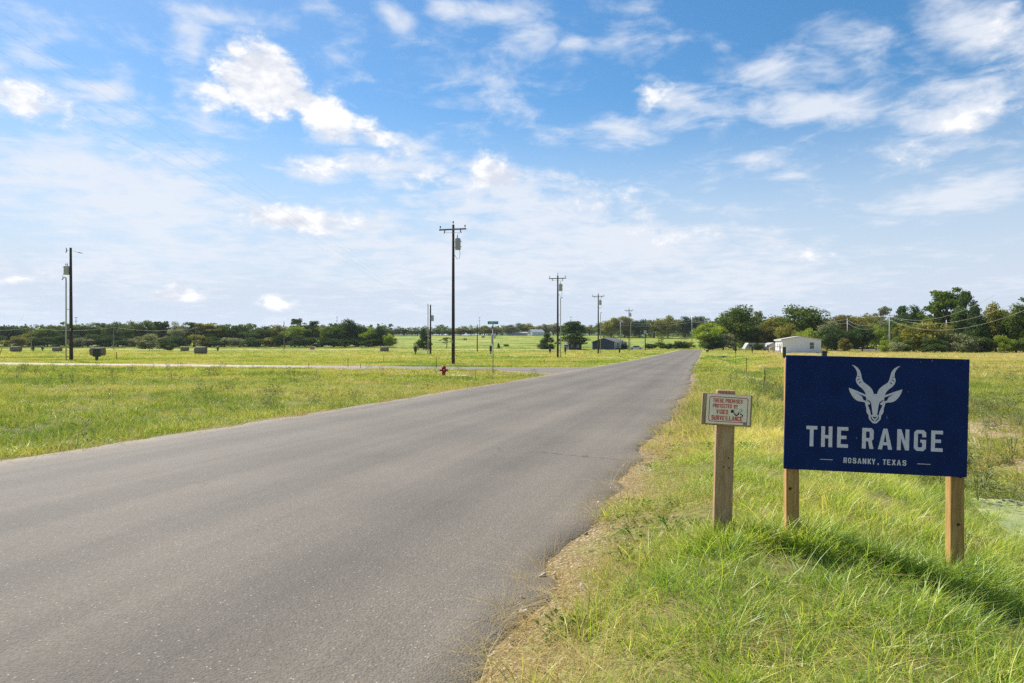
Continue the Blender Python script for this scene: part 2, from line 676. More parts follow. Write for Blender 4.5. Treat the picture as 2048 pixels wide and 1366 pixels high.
def mat_asphalt(name, tone=1.0):
    m, k, out = newmat(name)
    pos = k.node('ShaderNodeNewGeometry').outputs['Position']
    across = k.attr('across')
    along = k.attr('along')
    sv = k.comb(k.m('MULTIPLY', across, 1.0), k.m('MULTIPLY', along, 0.06), 0.0)
    streak = k.noise(sv, 1.6, 6, 0.6, 0.3)
    streak2 = k.noise(k.comb(across, k.m('MULTIPLY', along, 0.02), 3.0), 5.0, 4, 0.55)
    blot = k.noise(pos, 0.55, 5, 0.6)
    grain = k.noise(pos, 55, 5, 0.75)
    grain2 = k.noise(pos, 160, 3, 0.7)
    vor = k.node('ShaderNodeTexVoronoi')
    k.put(vor.inputs['Vector'], pos)
    vor.inputs['Scale'].default_value = 95
    chip = k.xyz(vor.outputs['Color'])[0]
    # wheel tracks, worn a little darker
    wt = None
    for c0, wd in ((-1.35, .45), (-2.95, .42), (-4.05, .45), (-5.65, .42)):
        b = k.step(k.m('ABSOLUTE', k.m('ADD', across, -c0)), 0.0, wd * 1.5, 1.0, 0.0)
        wt = b if wt is None else k.m('MAXIMUM', wt, b)
    wt = k.m('MULTIPLY', wt, k.step(streak, .25, .7, .2, 1.0))
    v = k.m('MULTIPLY_ADD', k.m('ADD', streak, -.5), .85, 1.0)
    v = k.m('MULTIPLY_ADD', k.m('ADD', streak2, -.5), .34, v)
    v = k.m('MULTIPLY_ADD', k.m('ADD', blot, -.5), .55, v)
    big = k.noise(pos, .13, 3, .55)
    v = k.m('MULTIPLY_ADD', k.m('ADD', big, -.5), .50, v)
    v = k.m('MULTIPLY_ADD', wt, -.30, v)
    g = k.m('MULTIPLY_ADD', k.m('ADD', grain, -.5), .85, 1.0)
    g = k.m('MULTIPLY_ADD', k.m('ADD', grain2, -.5), .7, g)
    g = k.m('MULTIPLY_ADD', k.m('ADD', chip, -.5), .38, g)
    g = k.m('MAXIMUM', g, .2)
    c = k.vm('SCALE', tuple(a * tone for a in (.134, .113, .088)), scale=k.m('MULTIPLY', v, g))
    if tone > 1.2:      # the street is darker at its mouth, paler farther along
        c = k.vm('SCALE', c, scale=k.step(along, 6.0, 34.0, .45, 1.0))
    # pale stone chips
    c = k.mix(k.m('MULTIPLY', k.step(chip, .965, .985), k.step(vor.outputs['Distance'], .2, .4, .8, 0)), c, (.55, .52, .47))
    # hairline cracks
    wob = k.vm('ADD', pos, k.vm('SCALE', k.noise(pos, 1.2, 4, .6, col=True), scale=.9))
    cr = k.voronoi(wob, .33, 'DISTANCE_TO_EDGE', 'Distance')
    cf = k.m('MULTIPLY', k.step(cr, .002, .007, .85, 0), k.step(k.noise(pos, .18, 2), .52, .60))
    c = k.mix(cf, c, (.05, .045, .04))
    # dust and straw tint at the margin
    mg = k.m('MAXIMUM', across, k.m('SUBTRACT', -ROAD_W, across))
    c = k.mix(k.step(k.m('MULTIPLY_ADD', k.m('ADD', blot, -.5), .6, mg), -.45, .05, 0, .45), c, (.25, .205, .145))
    h = k.m('ADD', k.m('MULTIPLY', grain, .7), k.m('MULTIPLY', vor.outputs['Distance'], -.6))
    principled(k, out, c, .78, 0, k.bump(h, .75, .008), .36)
    return m


M_GROUND = mat_ground()
M_ASPHALT = mat_asphalt('asphalt')
M_ASPHALT_SIDE = mat_asphalt('pale_asphalt', 2.8)

# ------------------------------------------------------------------ ground sheet
# bare patches: (distance along, metres right of the road edge, half length, half width, strength)
SOIL = [(7.6, 5.1, 1.5, .7, .9), (9.5, 5.6, 1.4, .8, .95), (12.5, 5.7, 1.8, .8, .9), (6.2, 4.9, .9, .5, .7), (16.5, 5.5, 2.2, .8, .85), (21, 5.4, 2.2, .7, .7),
        (27, 5.4, 3.0, .7, .6), (11.2, 6.8, 1.0, .8, .6), (40, -16.5, .9, 2.2, .6)]


def soil_f(x, y):
    u, ul, w = coords(x, y)
    s = np.zeros_like(np.asarray(x, float))
    for y0, u0, ry, ru, a in SOIL:
        r = np.sqrt(((y - y0) / ry) ** 2 + ((u - u0) / ru) ** 2)
        s = np.maximum(s, a * np.clip(1.45 - r, 0, 1))
    return s


def build_ground():
    us = np.concatenate([-np.geomspace(10.4, 1800, 46)[::-1], np.arange(-10, 9.01, 0.2), np.geomspace(9.4, 1800, 46)])
    ys = np.concatenate([-np.geomspace(10.3, 90, 12)[::-1], np.arange(-10, 13, 0.2), np.arange(13, 60, .5), np.arange(60, 340, 3.0), np.geomspace(340, 4000, 40)])
    U, Y = np.meshgrid(us, ys)
    X = x_edge(Y) + U / COSR
    Z = ground_z(X, Y)
    V = np.stack([X, Y, Z], -1).reshape(-1, 3)
    nu, ny = len(us), len(ys)
    i = np.arange(ny - 1)[:, None] * nu + np.arange(nu - 1)[None]
    Fc = np.stack([i, i + 1, i + 1 + nu, i + nu], -1).reshape(-1, 4)
    x, y = V[:, 0], V[:, 1]
    at_ = dict(edge=np.minimum(road_dist(x, y), 5), soil=soil_f(x, y), thatch=1 - sstep(y, 30, 75))
    me = np_mesh('ground', V, Fc, [M_GROUND], True, at_)
    tag(link(bpy.data.objects.new('ground', me)), kind='structure')


def strip(name, pts_fn, along, across, mat, dz, jag=0.0):
    """road sheet: pts_fn(along, across) -> x, y ; sits dz above the land, its rim bent down"""
    A, C = np.meshgrid(along, across, indexing='ij')
    Cw = C.copy()
    if jag:
        am = jag * (1 - sstep(np.asarray(along), 30, 60))
        Cw[:, -2:] += ((fbm(along * 1.1, along * 0 + 3, 21, 5) - .5) * 2 * am)[:, None]
        Cw[:, :2] += ((fbm(along * 1.7, along * 0 + 9, 33, 4) - .5) * 2 * am)[:, None]
    X, Y = pts_fn(A, Cw)
    Z = ground_base(X, Y) + dz
    Z[:, 0] -= .06
    Z[:, -1] -= .06
    V = np.stack([X, Y, Z], -1).reshape(-1, 3)
    n, c = A.shape
    i = np.arange(n - 1)[:, None] * c + np.arange(c - 1)[None]
    Fc = np.stack([i, i + 1, i + 1 + c, i + c], -1).reshape(-1, 4)
    me = np_mesh(name, V, Fc, [mat], True, dict(across=Cw.ravel(), along=A.ravel()))
    return tag(link(bpy.data.objects.new(name, me)), kind='structure')


def main_pts(a, c):
    return x_edge(a) + c / COSR, a


def side_pts(a, c):
    # a: metres along from the road's left edge; c: -1..1 across
    hw = SIDE_HW + 5.5 * np.clip(1 - np.maximum(a, 0) / 6.5, 0, 1) ** 2
    y0 = 45.6
    x0 = x_edge(y0) - ROAD_W / COSR
    w = (c + ROAD_W / 2) / (ROAD_W / 2) * hw
    off = x0 * SIDE_S + (y0 - 46.45) * SIDE_C
    return x0 - a * SIDE_C + (w - off) * SIDE_S, y0 + a * SIDE_S + (w - off) * SIDE_C


build_ground()
_al = np.concatenate([np.arange(-25, 0, .5), np.arange(0, 14, .08), np.arange(14, 60, .4), np.arange(60, ROAD_END + .1, 2.0)])
_ac = np.concatenate([[-ROAD_W - .06, -ROAD_W], np.linspace(-ROAD_W + .3, -.3, 14), [0, .06]])
strip('main_road', main_pts, _al, _ac, M_ASPHALT, .028, .24)
strip('side_street', side_pts, np.concatenate([np.arange(-1.5, 14, .4), np.arange(14, 170, 2.0)]), np.concatenate([[-ROAD_W - .06, -ROAD_W], np.linspace(-ROAD_W + .4, -.4, 8), [0, .06]]), M_ASPHALT_SIDE, .022)

# ------------------------------------------------------------------ grass and other ground cover
def mat_blade(name, shift=0.0, gain=1.42, trans=0.52, spread=.64):
    m, k, out = newmat(name)
    pos = k.node('ShaderNodeNewGeometry').outputs['Position']
    dry = meadow(k, pos)
    r = k.attr('tone')
    tip = k.attr('tip')
    d = k.m('MULTIPLY_ADD', k.m('ADD', r, -.5), spread, dry)
    d = k.m('MULTIPLY_ADD', k.m('ADD', tip, -.45), .30, d)
    d = k.m('ADD', d, shift)
    col = grass_ramp(k, d)
    col = k.vm('SCALE', col, scale=k.m('MULTIPLY_ADD', k.m('FRACT', k.m('MULTIPLY', r, 7.3)), .35 * gain, .83 * gain))
    a = k.node('ShaderNodeBsdfDiffuse')
    b = k.node('ShaderNodeBsdfTranslucent')
    g = k.node('ShaderNodeBsdfGlossy')
    k.put(a.inputs[0], col)
    k.put(b.inputs[0], k.vm('MULTIPLY', col, (1.15, 1.15, .7)))
    g.inputs['Roughness'].default_value = .45
    k.put(g.inputs[0], (.9, .95, .8))
    m1 = k.node('ShaderNodeMixShader')
    m1.inputs[0].default_value = trans
    k.t.links.new(a.outputs[0], m1.inputs[1])
    k.t.links.new(b.outputs[0], m1.inputs[2])
    m2 = k.node('ShaderNodeMixShader')
    m2.inputs[0].default_value = .045
    k.t.links.new(m1.outputs[0], m2.inputs[1])
    k.t.links.new(g.outputs[0], m2.inputs[2])
    k.t.links.new(m2.outputs[0], out.inputs['Surface'])
    return m


def mat_leafy(name, c0, c1, trans=0.35, pos_var=0.0):
    """leaf, straw or weed stems: colour varies leaf by leaf"""
    m, k, out = newmat(name)
    r = k.attr('tone')
    col = k.mix(r, c0, c1)
    info = k.node('ShaderNodeObjectInfo')
    col = k.vm('SCALE', col, scale=k.m('MULTIPLY_ADD', info.outputs['Random'], .30, .85))
    a = k.node('ShaderNodeBsdfDiffuse')
    b = k.node('ShaderNodeBsdfTranslucent')
    k.put(a.inputs[0], col)
    k.put(b.inputs[0], k.vm('MULTIPLY', col, (1.2, 1.15, .75)))
    m1 = k.node('ShaderNodeMixShader')
    m1.inputs[0].default_value = trans
    k.t.links.new(a.outputs[0], m1.inputs[1])
    k.t.links.new(b.outputs[0], m1.inputs[2])
    k.t.links.new(m1.outputs[0], out.inputs['Surface'])
    return m


M_BLADE = mat_blade('grass_blade')
M_BLADE_MID = mat_blade('grass_blade_mid', 0.05, 1.02, .45, .78)
M_BLADE_FAR = mat_blade('grass_blade_far', 0.04, .98, .45, .44)
M_STRAW = mat_leafy('dry_straw', (.34, .235, .085), (.66, .53, .26), .25)
M_WEED = mat_leafy('green_weed', (.055, .125, .022), (.115, .20, .040), .35)
M_WEED_PALE = mat_leafy('grey_green_weed', (.14, .17, .075), (.24, .265, .13), .3)


def blades(n, rad, h0, h1, wid, seg, lean, r, curl=.5):
    """a tuft of n bent, tapering blades -> V, F(quads), tone, tip"""
    V, Fq, T, P = [], [], [], []
    for i in range(n):
        a = r.uniform(0, 2 * PI)
        d = rad * math.sqrt(r.random())
        bx, by = d * math.cos(a), d * math.sin(a)
        h = r.uniform(h0, h1)
        la = a + r.normal(0, .9)
        ln = abs(r.normal(lean, lean * .6))
        dx, dy = math.cos(la), math.sin(la)
        fa = r.uniform(0, PI)
        wx, wy = math.cos(fa) * wid / 2, math.sin(fa) * wid / 2
        w = wid
        t = r.random()
        b0 = len(V)
        for s in range(seg + 1):
            q = s / seg
            off = h * ln * (q + curl * q * q)
            zz = h * (q - .35 * ln * q * q)
            k = (1 - q) ** .7 if s < seg else .06
            V.append((bx + dx * off - wx * k, by + dy * off - wy * k, zz))
            V.append((bx + dx * off + wx * k, by + dy * off + wy * k, zz))
            T += [t, t]
            P += [q, q]
        for s in range(seg):
            q = b0 + 2 * s
            Fq.append((q, q + 1, q + 3, q + 2))
    return np.array(V), np.array(Fq), np.array(T), np.array(P)


def proto(name, V, Fq, T, P, mat):
    me = np_mesh(name, V, Fq, [mat], False, dict(tone=T, tip=P))
    return bpy.data.objects.new(name, me)


def leaf_sprig(n, h, spread, size, r, elong=2.2):
    """a small upright weed: stems carrying n leaves"""
    V, Fq, T, P = [], [], [], []
    for i in range(n):
        a = r.uniform(0, 2 * PI)
        zz = h * r.random() ** .8
        d = spread * (0.25 + .75 * r.random()) * (1.1 - .5 * zz / h)
        c = Vector((d * math.cos(a), d * math.sin(a), zz))
        dr = Vector((math.cos(a), math.sin(a), r.uniform(-.4, .8))).normalized()
        sd_ = dr.cross(Vector((0, 0, 1))).normalized()
        L = size * r.uniform(.6, 1.3)
        W = L / elong
        b = len(V)
        t = r.random()
        for p in (c - dr * L * .1, c + dr * L * .45 + sd_ * W * .5, c + dr * L + Vector((0, 0, -L * .15)), c + dr * L * .45 - sd_ * W * .5):
            V.append(p[:])
        Fq.append((b, b + 1, b + 2, b + 3))
        T += [t] * 4
        P += [zz / h] * 4
    for i in range(3):
        b = len(V)
        a = r.uniform(0, 2 * PI)
        for q in (0, 1):
            p = Vector((math.cos(a) * spread * .4 * q, math.sin(a) * spread * .4 * q, h * q))
            V.append((p.x - .003, p.y, p.z))
            V.append((p.x + .003, p.y, p.z))
        Fq.append((b, b + 1, b + 3, b + 2))
        T += [.2] * 4
        P += [0, 0, 1, 1]
    return np.array(V), np.array(Fq), np.array(T), np.array(P)


def stone_mesh(name, r, mat):
    bm = bmesh.new()
    bmesh.ops.create_icosphere(bm, subdivisions=1, radius=1)
    ax = (r.uniform(.7, 1.2), r.uniform(.6, 1.0), r.uniform(.4, .7))
    for v in bm.verts:
        v.co *= r.uniform(.72, 1.12)
        v.co = Vector((v.co.x * ax[0], v.co.y * ax[1], v.co.z * ax[2]))
    me = bpy.data.meshes.new(name)
    bm.to_mesh(me)
    bm.free()
    me.materials.append(mat)
    return bpy.data.objects.new(name, me)


def scatter(name, P, rot, scl, idx, protos, label, cat):
    """one object whose points carry small plants or stones"""
    me = np_mesh(name, P, np.zeros((0, 3), np.int32), (), False, dict(rot=rot.astype(np.float32), scl=scl.astype(np.float32), idx=idx.astype(np.int32)))
    o = link(bpy.data.objects.new(name, me))
    ng = bpy.data.node_groups.new(name + '_nodes', 'GeometryNodeTree')
    ng.interface.new_socket('Geometry', in_out='INPUT', socket_type='NodeSocketGeometry')
    ng.interface.new_socket('Geometry', in_out='OUTPUT', socket_type='NodeSocketGeometry')
    gi, go = ng.nodes.new('NodeGroupInput'), ng.nodes.new('NodeGroupOutput')
    iop = ng.nodes.new('GeometryNodeInstanceOnPoints')
    jn = ng.nodes.new('GeometryNodeJoinGeometry')
    for p in protos:
        oi = ng.nodes.new('GeometryNodeObjectInfo')
        oi.inputs['Object'].default_value = p
        oi.inputs['As Instance'].default_value = False
        g2 = ng.nodes.new('GeometryNodeGeometryToInstance')
        ng.links.new(oi.outputs['Geometry'], g2.inputs[0])
        ng.links.new(g2.outputs[0], jn.inputs[0])

    def na(nm, typ):
        n = ng.nodes.new('GeometryNodeInputNamedAttribute')
        n.data_type = typ
        n.inputs['Name'].default_value = nm
        return n.outputs['Attribute']
    ng.links.new(gi.outputs[0], iop.inputs['Points'])
    ng.links.new(jn.outputs[0], iop.inputs['Instance'])
    iop.inputs['Pick Instance'].default_value = True
    ng.links.new(na('idx', 'INT'), iop.inputs['Instance Index'])
    e2r = ng.nodes.new('FunctionNodeEulerToRotation')
    ng.links.new(na('rot', 'FLOAT_VECTOR'), e2r.inputs[0])
    ng.links.new(e2r.outputs[0], iop.inputs['Rotation'])
    ng.links.new(na('scl', 'FLOAT_VECTOR'), iop.inputs['Scale'])
    ng.links.new(iop.outputs[0], go.inputs[0])
    md = o.modifiers.new('scatter', 'NODES')
    md.node_group = ng
    tag(o, label, cat, kind='stuff')
    return o


def spots(y0, y1, dens, xlo, xhi, seed, power=0.0):
    """random points; xlo/xhi are functions of y; dens per square metre"""
    r = np.random.default_rng(seed)
    ys = np.linspace(y0, y1, 200)
    wd = np.maximum(xhi(ys) - xlo(ys), 0)
    wt = wd * (ys / y0) ** (-power) if power else wd
    n = int(dens * np.trapz(wt, ys))
    cdf = np.cumsum(wt)
    cdf /= cdf[-1]
    y = np.interp(r.random(n), cdf, ys)
    x = xlo(y) + (xhi(y) - xlo(y)) * r.random(n)
    return x, y, r


def lay(name, x, y, r, keep, protos, smin, smax, tilt, label, cat, dz=0.0, hvar=None):
    x, y = x[keep], y[keep]
    z = ground_base(x, y) + dz
    n = len(x)
    rot = np.stack([r.normal(0, tilt, n), r.normal(0, tilt, n), r.uniform(0, 2 * PI, n)], -1)
    s = r.uniform(smin, smax, n)
    hs = s if hvar is None else s * hvar(x, y)
    return scatter(name, np.stack([x, y, z], -1), rot, np.stack([s, s, hs], -1), r.integers(0, len(protos), n), protos, label, cat)


HALF = 0.92      # slightly wider than the view


def lo_(y):
    return -HALF * y - 2.5


def hi_(y):
    return HALF * y + 2.5


def lush(x, y):
    """how tall the grass stands"""
    return .45 + 1.1 * fbm(x * .9, y * .9, 40, 3)


def bare(x, y):
    """0 where nothing should grow"""
    return soil_f(x, y) + (fbm(x * 2.6, y * 2.6, 44, 3) - .5) * 1.6


_r = np.random.default_rng(3)
G_NEAR = [proto('grass_tuft', *blades(32, .075, .045, .150, .0042, 4, .60, _r, .8), M_BLADE) for _ in range(7)]
G_FINE = [proto('grass_fine_tuft', *blades(30, .09, .03, .095, .0028, 3, .9, _r, .7), M_BLADE) for _ in range(4)]
G_MID = [proto('grass_patch', *blades(44, .20, .06, .19, .0085, 2, .55, _r), M_BLADE_MID) for _ in range(6)]
G_FAR = [proto('grass_spread', *blades(60, .50, .05, .17, .026, 1, .5, _r), M_BLADE_FAR) for _ in range(5)]
S_STRAW = [proto('straw_litter', *blades(14, .10, .06, .20, .0035, 2, 2.6, _r, .2), M_STRAW) for _ in range(5)]
S_DRY = [proto('dry_tuft', *blades(20, .07, .10, .26, .0035, 3, .7, _r), M_STRAW) for _ in range(4)]
W_GREEN = [proto('weed', *leaf_sprig(34, .055, .10, .030, _r, 1.8), M_WEED) for _ in range(4)]
W_PALE = [proto('pale_weed', *leaf_sprig(60, .22, .13, .06, _r, 3.2), M_WEED_PALE) for _ in range(4)]


def build_cover():
    # tall grass on the near right verge
    x, y, r = spots(1.2, 9.5, 360, lambda y: x_edge(y) + .1, lambda y: np.minimum(hi_(y) + .5, x_edge(y) + 14), 50, .55)
    e = road_dist(x, y)
    u, ul, w = coords(x, y)
    cov = sstep(e + (fbm(x * 1.7, y * 1.7, 60, 3) - .5) * 2.0, .15, .95)
    keep = (r.random(len(x)) < cov) & (bare(x, y) < .55) & (r.random(len(x)) < 1.0 - .45 * sstep(u, 2.6, 3.4)) & (r.random(len(x)) < .25 + 1.5 * sstep(fbm(x * 3.2, y * 3.2, 61, 2), .30, .62))
    lay('verge_grass', x, y, r, keep, G_NEAR + G_FINE[:3], .7, 1.2, .18, 'tall fresh grass on the verge around the signposts', 'grass', -.01, lush)
    # uncut grass left standing round the posts
    r = np.random.default_rng(77)
    px_, py_ = [], []
    for cx, cy_, n in ((1.15, 3.80, 60), (1.50, 3.77, 60), (2.24, 3.65, 60), (1.85, 3.62, 50)):
        px_.append(cx + r.normal(0, .10, n))
        py_.append(cy_ - .03 - abs(r.normal(0, .10, n)))
    x, y = np.concatenate(px_), np.concatenate(py_)
    lay('post_grass', x, y, r, np.ones(len(x), bool), G_NEAR, .9, 1.35, .12, 'uncut tufts round the feet of the sign posts', 'grass', -.01)
    # short creeping grass by the gravel
    x, y, r = spots(1.2, 12, 130, lambda y: x_edge(y) - .22, lambda y: x_edge(y) + 1.6, 51, .6)
    e = road_dist(x, y)
    keep = r.random(len(x)) < sstep(e + (fbm(x * 2.0, y * 2.0, 62, 3) - .5) * 1.5, .0, .6) * .8
    lay('edge_grass', x, y, r, keep, G_FINE, .6, 1.2, .25, 'short creeping grass beside the gravel', 'grass', -.005)
    # straw over the shoulder
    x, y, r = spots(1.2, 24, 340, lambda y: x_edge(y) - .45, lambda y: x_edge(y) + 1.8, 52, .55)
    e = road_dist(x, y) + (fbm(x * 2.0, y * 2.0, 63, 3) - .5) * 1.5
    keep = r.random(len(x)) < sstep(e, -.15, .12) * (1 - .88 * sstep(e, .45, 1.2)) * (road_dist(x, y) > -.13)
    lay('shoulder_straw', x, y, r, keep, S_STRAW, .35, .85, .2, 'dry straw and dead grass along the right road edge', 'straw', .012)
    # a few stalks blown on to the asphalt
    x, y, r = spots(1.8, 10, 2.2, lambda y: x_edge(y) - 2.6, lambda y: x_edge(y) - .05, 53, .3)
    keep = r.random(len(x)) < np.exp(np.clip(road_dist(x, y), -5, 0) * 1.6) * .9
    one = [proto('stalk', *blades(1, .01, .06, .20, .0035, 3, 5.0, _r, .05), M_STRAW) for _ in range(6)]
    lay('blown_stalks', x, y, r, keep, one, .6, 1.2, .1, 'loose dry stalks lying on the asphalt', 'straw', .030)
    # dry tufts mixed into the verge and ditch
    x, y, r = spots(1.2, 16, 40, lambda y: x_edge(y) + .2, lambda y: np.minimum(hi_(y), x_edge(y) + 13), 54, .3)
    keep = (fbm(x * 1.1, y * 1.1, 70, 3) > .47)
    lay('dry_tufts', x, y, r, keep, S_DRY, .35, .70, .25, 'dry tufts among the green verge grass', 'grass', -.005, lush)
    # weeds
    x, y, r = spots(1.6, 13, 9, lambda y: x_edge(y) + .15, lambda y: x_edge(y) + 1.5, 55, .3)
    keep = fbm(x * 1.1, y * 1.1, 71, 2) > .56
    lay('green_weeds', x, y, r, keep, W_GREEN, .7, 1.5, .1, 'low dark green weeds near the road edge', 'weeds')
    x, y, r = spots(4.2, 30, 11, lambda y: x_edge(y) + 2.3, lambda y: np.minimum(hi_(y), x_edge(y) + 7.5), 56, .3)
    keep = fbm(x * .9, y * .9, 72, 2) > .45
    lay('ditch_weeds', x, y, r, keep, W_PALE + W_GREEN[:1], .6, 1.5, .1, 'pale grey green weeds in the ditch', 'weeds')
    # dead litter and clods over the bare banks
    x, y, r = spots(4.5, 30, 26, lambda y: x_edge(y) + 3.6, lambda y: np.minimum(hi_(y), x_edge(y) + 8.0), 68, .4)
    keep = (soil_f(x, y) > .12) & (r.random(len(x)) < .7)
    lay('bank_litter', x, y, r, keep, S_STRAW + S_DRY, .6, 1.3, .25, 'dead grass litter on the bare ditch bank', 'straw', .0)
    # middle distance
    x, y, r = spots(7.5, 32, 34, lo_, hi_, 57, .75)
    e = road_dist(x, y)
    u, ul, w = coords(x, y)
    keep = (r.random(len(x)) < sstep(e + (fbm(x * 1.6, y * 1.6, 64, 3) - .5) * .8, .12, .55)) & ((bare(x, y) < .55) | (r.random(len(x)) < .25)) & ((y > 9) | (ul > 0))
    lay('meadow_grass', x, y, r, keep, G_MID, .7, 1.25, .12, 'mown meadow grass either side of the road', 'grass', -.012, lush)
    x, y, r = spots(32, 95, 5.0, lo_, hi_, 58, .8)
    keep = r.random(len(x)) < sstep(road_dist(x, y), .2, .9)
    lay('field_grass', x, y, r, keep, G_FAR, .7, 1.25, .08, 'short field grass beyond the side street', 'grass', -.012, lush)
    x, y, r = spots(95, 300, .30, lo_, hi_, 59, .8)
    keep = (r.random(len(x)) < sstep(road_dist(x, y), .4, 1.5)) & ~((y > 222) & (y < 238) & (x < 26))
    lay('far_field_grass', x, y, r, keep, G_FAR, 1.4, 2.4, .05, 'grass of the far fields below the tree line', 'grass', -.02)
    # darker weeds dotted through both fields
    x, y, r = spots(8, 48, 1.6, lo_, hi_, 69, .5)
    keep = (road_dist(x, y) > .8) & (fbm(x * .35, y * .5, 73, 3) > .50)
    lay('field_weeds', x, y, r, keep, W_GREEN + W_PALE[:2], 1.0, 2.2, .1, 'darker weed clumps dotted through the fields', 'weeds')
    # dead stems through the mown field on the left
    x, y, r = spots(8, 42, 7, lo_, lambda y: x_edge(y) - ROAD_W - .6, 75, .5)
    keep = (road_dist(x, y) > .5) & (fbm(x * .22, y * .4, 76, 3) > .47)
    lay('dry_stems', x, y, r, keep, S_DRY, .6, 1.0, .2, 'dry stems in patches across the left field', 'grass')
    # left road edge litter
    x, y, r = spots(7.5, 45, 40, lambda y: x_edge(y) - ROAD_W / COSR - .9, lambda y: x_edge(y) - ROAD_W / COSR + .20, 65, .3)
    keep = (side_edge(x, y) > .1) & (road_dist(x, y) + (fbm(x * 1.5, y * 1.5, 74, 3) - .5) * 1.2 < .5)
    lay('left_edge_straw', x, y, r, keep, S_STRAW, .6, 1.2, .2, 'dry straw along the left road edge', 'straw', .008)
    # crushed stone
    m, k, out = newmat('crushed_stone')
    info = k.node('ShaderNodeObjectInfo')
    c = k.mix(info.outputs['Random'], (.32, .26, .18), (.66, .58, .46))
    principled(k, out, c, .9, 0, None, .2)
    st = [stone_mesh('stone', _r, m) for _ in range(7)]
    x, y, r = spots(1.4, 14, 900, lambda y: x_edge(y) - .12, lambda y: x_edge(y) + .75, 66, .9)
    e = road_dist(x, y) + (fbm(x * 2.0, y * 2.0, 63, 3) - .5) * .55
    keep = r.random(len(x)) < sstep(e, -.06, .06) * (1 - sstep(e, .2, .8)) * .50
    x, y = x[keep], y[keep]
    n = len(x)
    s = .003 + .026 * r.random(n) ** 5
    z = ground_base(x, y) + s * .25 + np.where(road_dist(x, y) < 0, .026, 0.0)
    scatter('gravel', np.stack([x, y, z], -1), r.uniform(0, 6.3, (n, 3)) * np.array([.15, .15, 1]), np.repeat(s[:, None], 3, 1), r.integers(0, 7, n), st, 'crushed limestone gravel along the right road edge', 'gravel')
    x, y, r = spots(7.5, 40, 120, lambda y: x_edge(y) - ROAD_W / COSR - .45, lambda y: x_edge(y) - ROAD_W / COSR + .1, 67, .9)
    n = len(x)
    s = .006 + .016 * r.random(n) ** 3
    z = ground_base(x, y) + s * .2
    kk = side_edge(x, y) > 0
    scatter('left_gravel', np.stack([x, y, z], -1)[kk], (r.uniform(0, 6.3, (n, 3)) * np.array([.15, .15, 1]))[kk], np.repeat(s[:, None], 3, 1)[kk], r.integers(0, 7, n)[kk], st, 'crushed limestone gravel along the left road edge', 'gravel')


build_cover()

# shallow water with a skin of algae in the ditch
def build_puddle():
    m, k, out = newmat('algae_water')
    pos = k.node('ShaderNodeNewGeometry').outputs['Position']
    n = k.noise(pos, 3.0, 6, .6)
    c = k.mix(k.step(n, .4, .6), (.26, .29, .09), (.40, .40, .16))
    c = k.mix(k.step(k.noise(pos, 12, 5, .65), .54, .62), c, (.10, .10, .05))
    principled(k, out, c, k.step(n, .35, .6, .25, .6), 0, k.bump(n, .1, .01), .4)
    vs, fs = [], []
    nn = 40
    c0 = (x_edge(6.6) + 3.85 / COSR, 6.6)
    vs.append((c0[0], c0[1], 0))
    for i in range(nn):
        a = 2 * PI * i / nn
        q = 1 + .35 * (fbm(math.cos(a) * 1.5 + 4, math.sin(a) * 1.5, 81, 2) - .5) * 2
        dl, du = math.cos(a) * 1.3 * q, math.sin(a) * .62 * q
        vs.append((c0[0] + dl * .28 + du, c0[1] + dl * .96 - du * .28, 0))
    for i in range(nn):
        fs.append((0, 1 + i, 1 + (i + 1) % nn))
    zz = float(z_road(6.6)) - .41
    b = MB().add([(x, y, zz) for x, y, _ in vs], fs)
    o = b.build('ditch_water', m)
    tag(o, kind='structure')


build_puddle()

# ------------------------------------------------------------------ trees
def mat_bark(name, c0, c1):
    m, k, out = newmat(name)
    co = k.node('ShaderNodeTexCoord').outputs['Object']
    n = k.noise(k.vm('MULTIPLY', co, (6, 6, 1.2)), 2.0, 6, .65)
    principled(k, out, k.mix(k.step(n, .3, .7), c0, c1), .9, 0, k.bump(n, .6, .05), .2)
    return m


M_BARK = mat_bark('bark', (.07, .055, .042), (.17, .14, .11))
LEAF = dict(
    oak=mat_leafy('oak_leaves', (0.058, 0.107, 0.026), (0.194, 0.245, 0.052), .28),
    dark=mat_leafy('dark_leaves', (0.036, 0.073, 0.029), (0.114, 0.162, 0.048), .25),
    olive=mat_leafy('olive_leaves', (0.148, 0.171, 0.037), (0.352, 0.321, 0.081), .32),
    bright=mat_leafy('bright_leaves', (0.160, 0.245, 0.032), (0.387, 0.459, 0.072), .38),
    brown=mat_leafy('autumn_leaves', (.125, .120, .038), (.255, .225, .070), .3),
    grey=mat_leafy('grey_green_leaves', (0.160, 0.182, 0.093), (0.330, 0.342, 0.185), .28),
    pine=mat_leafy('pine_needles', (0.046, 0.094, 0.037), (0.140, 0.203, 0.060), .25),
)


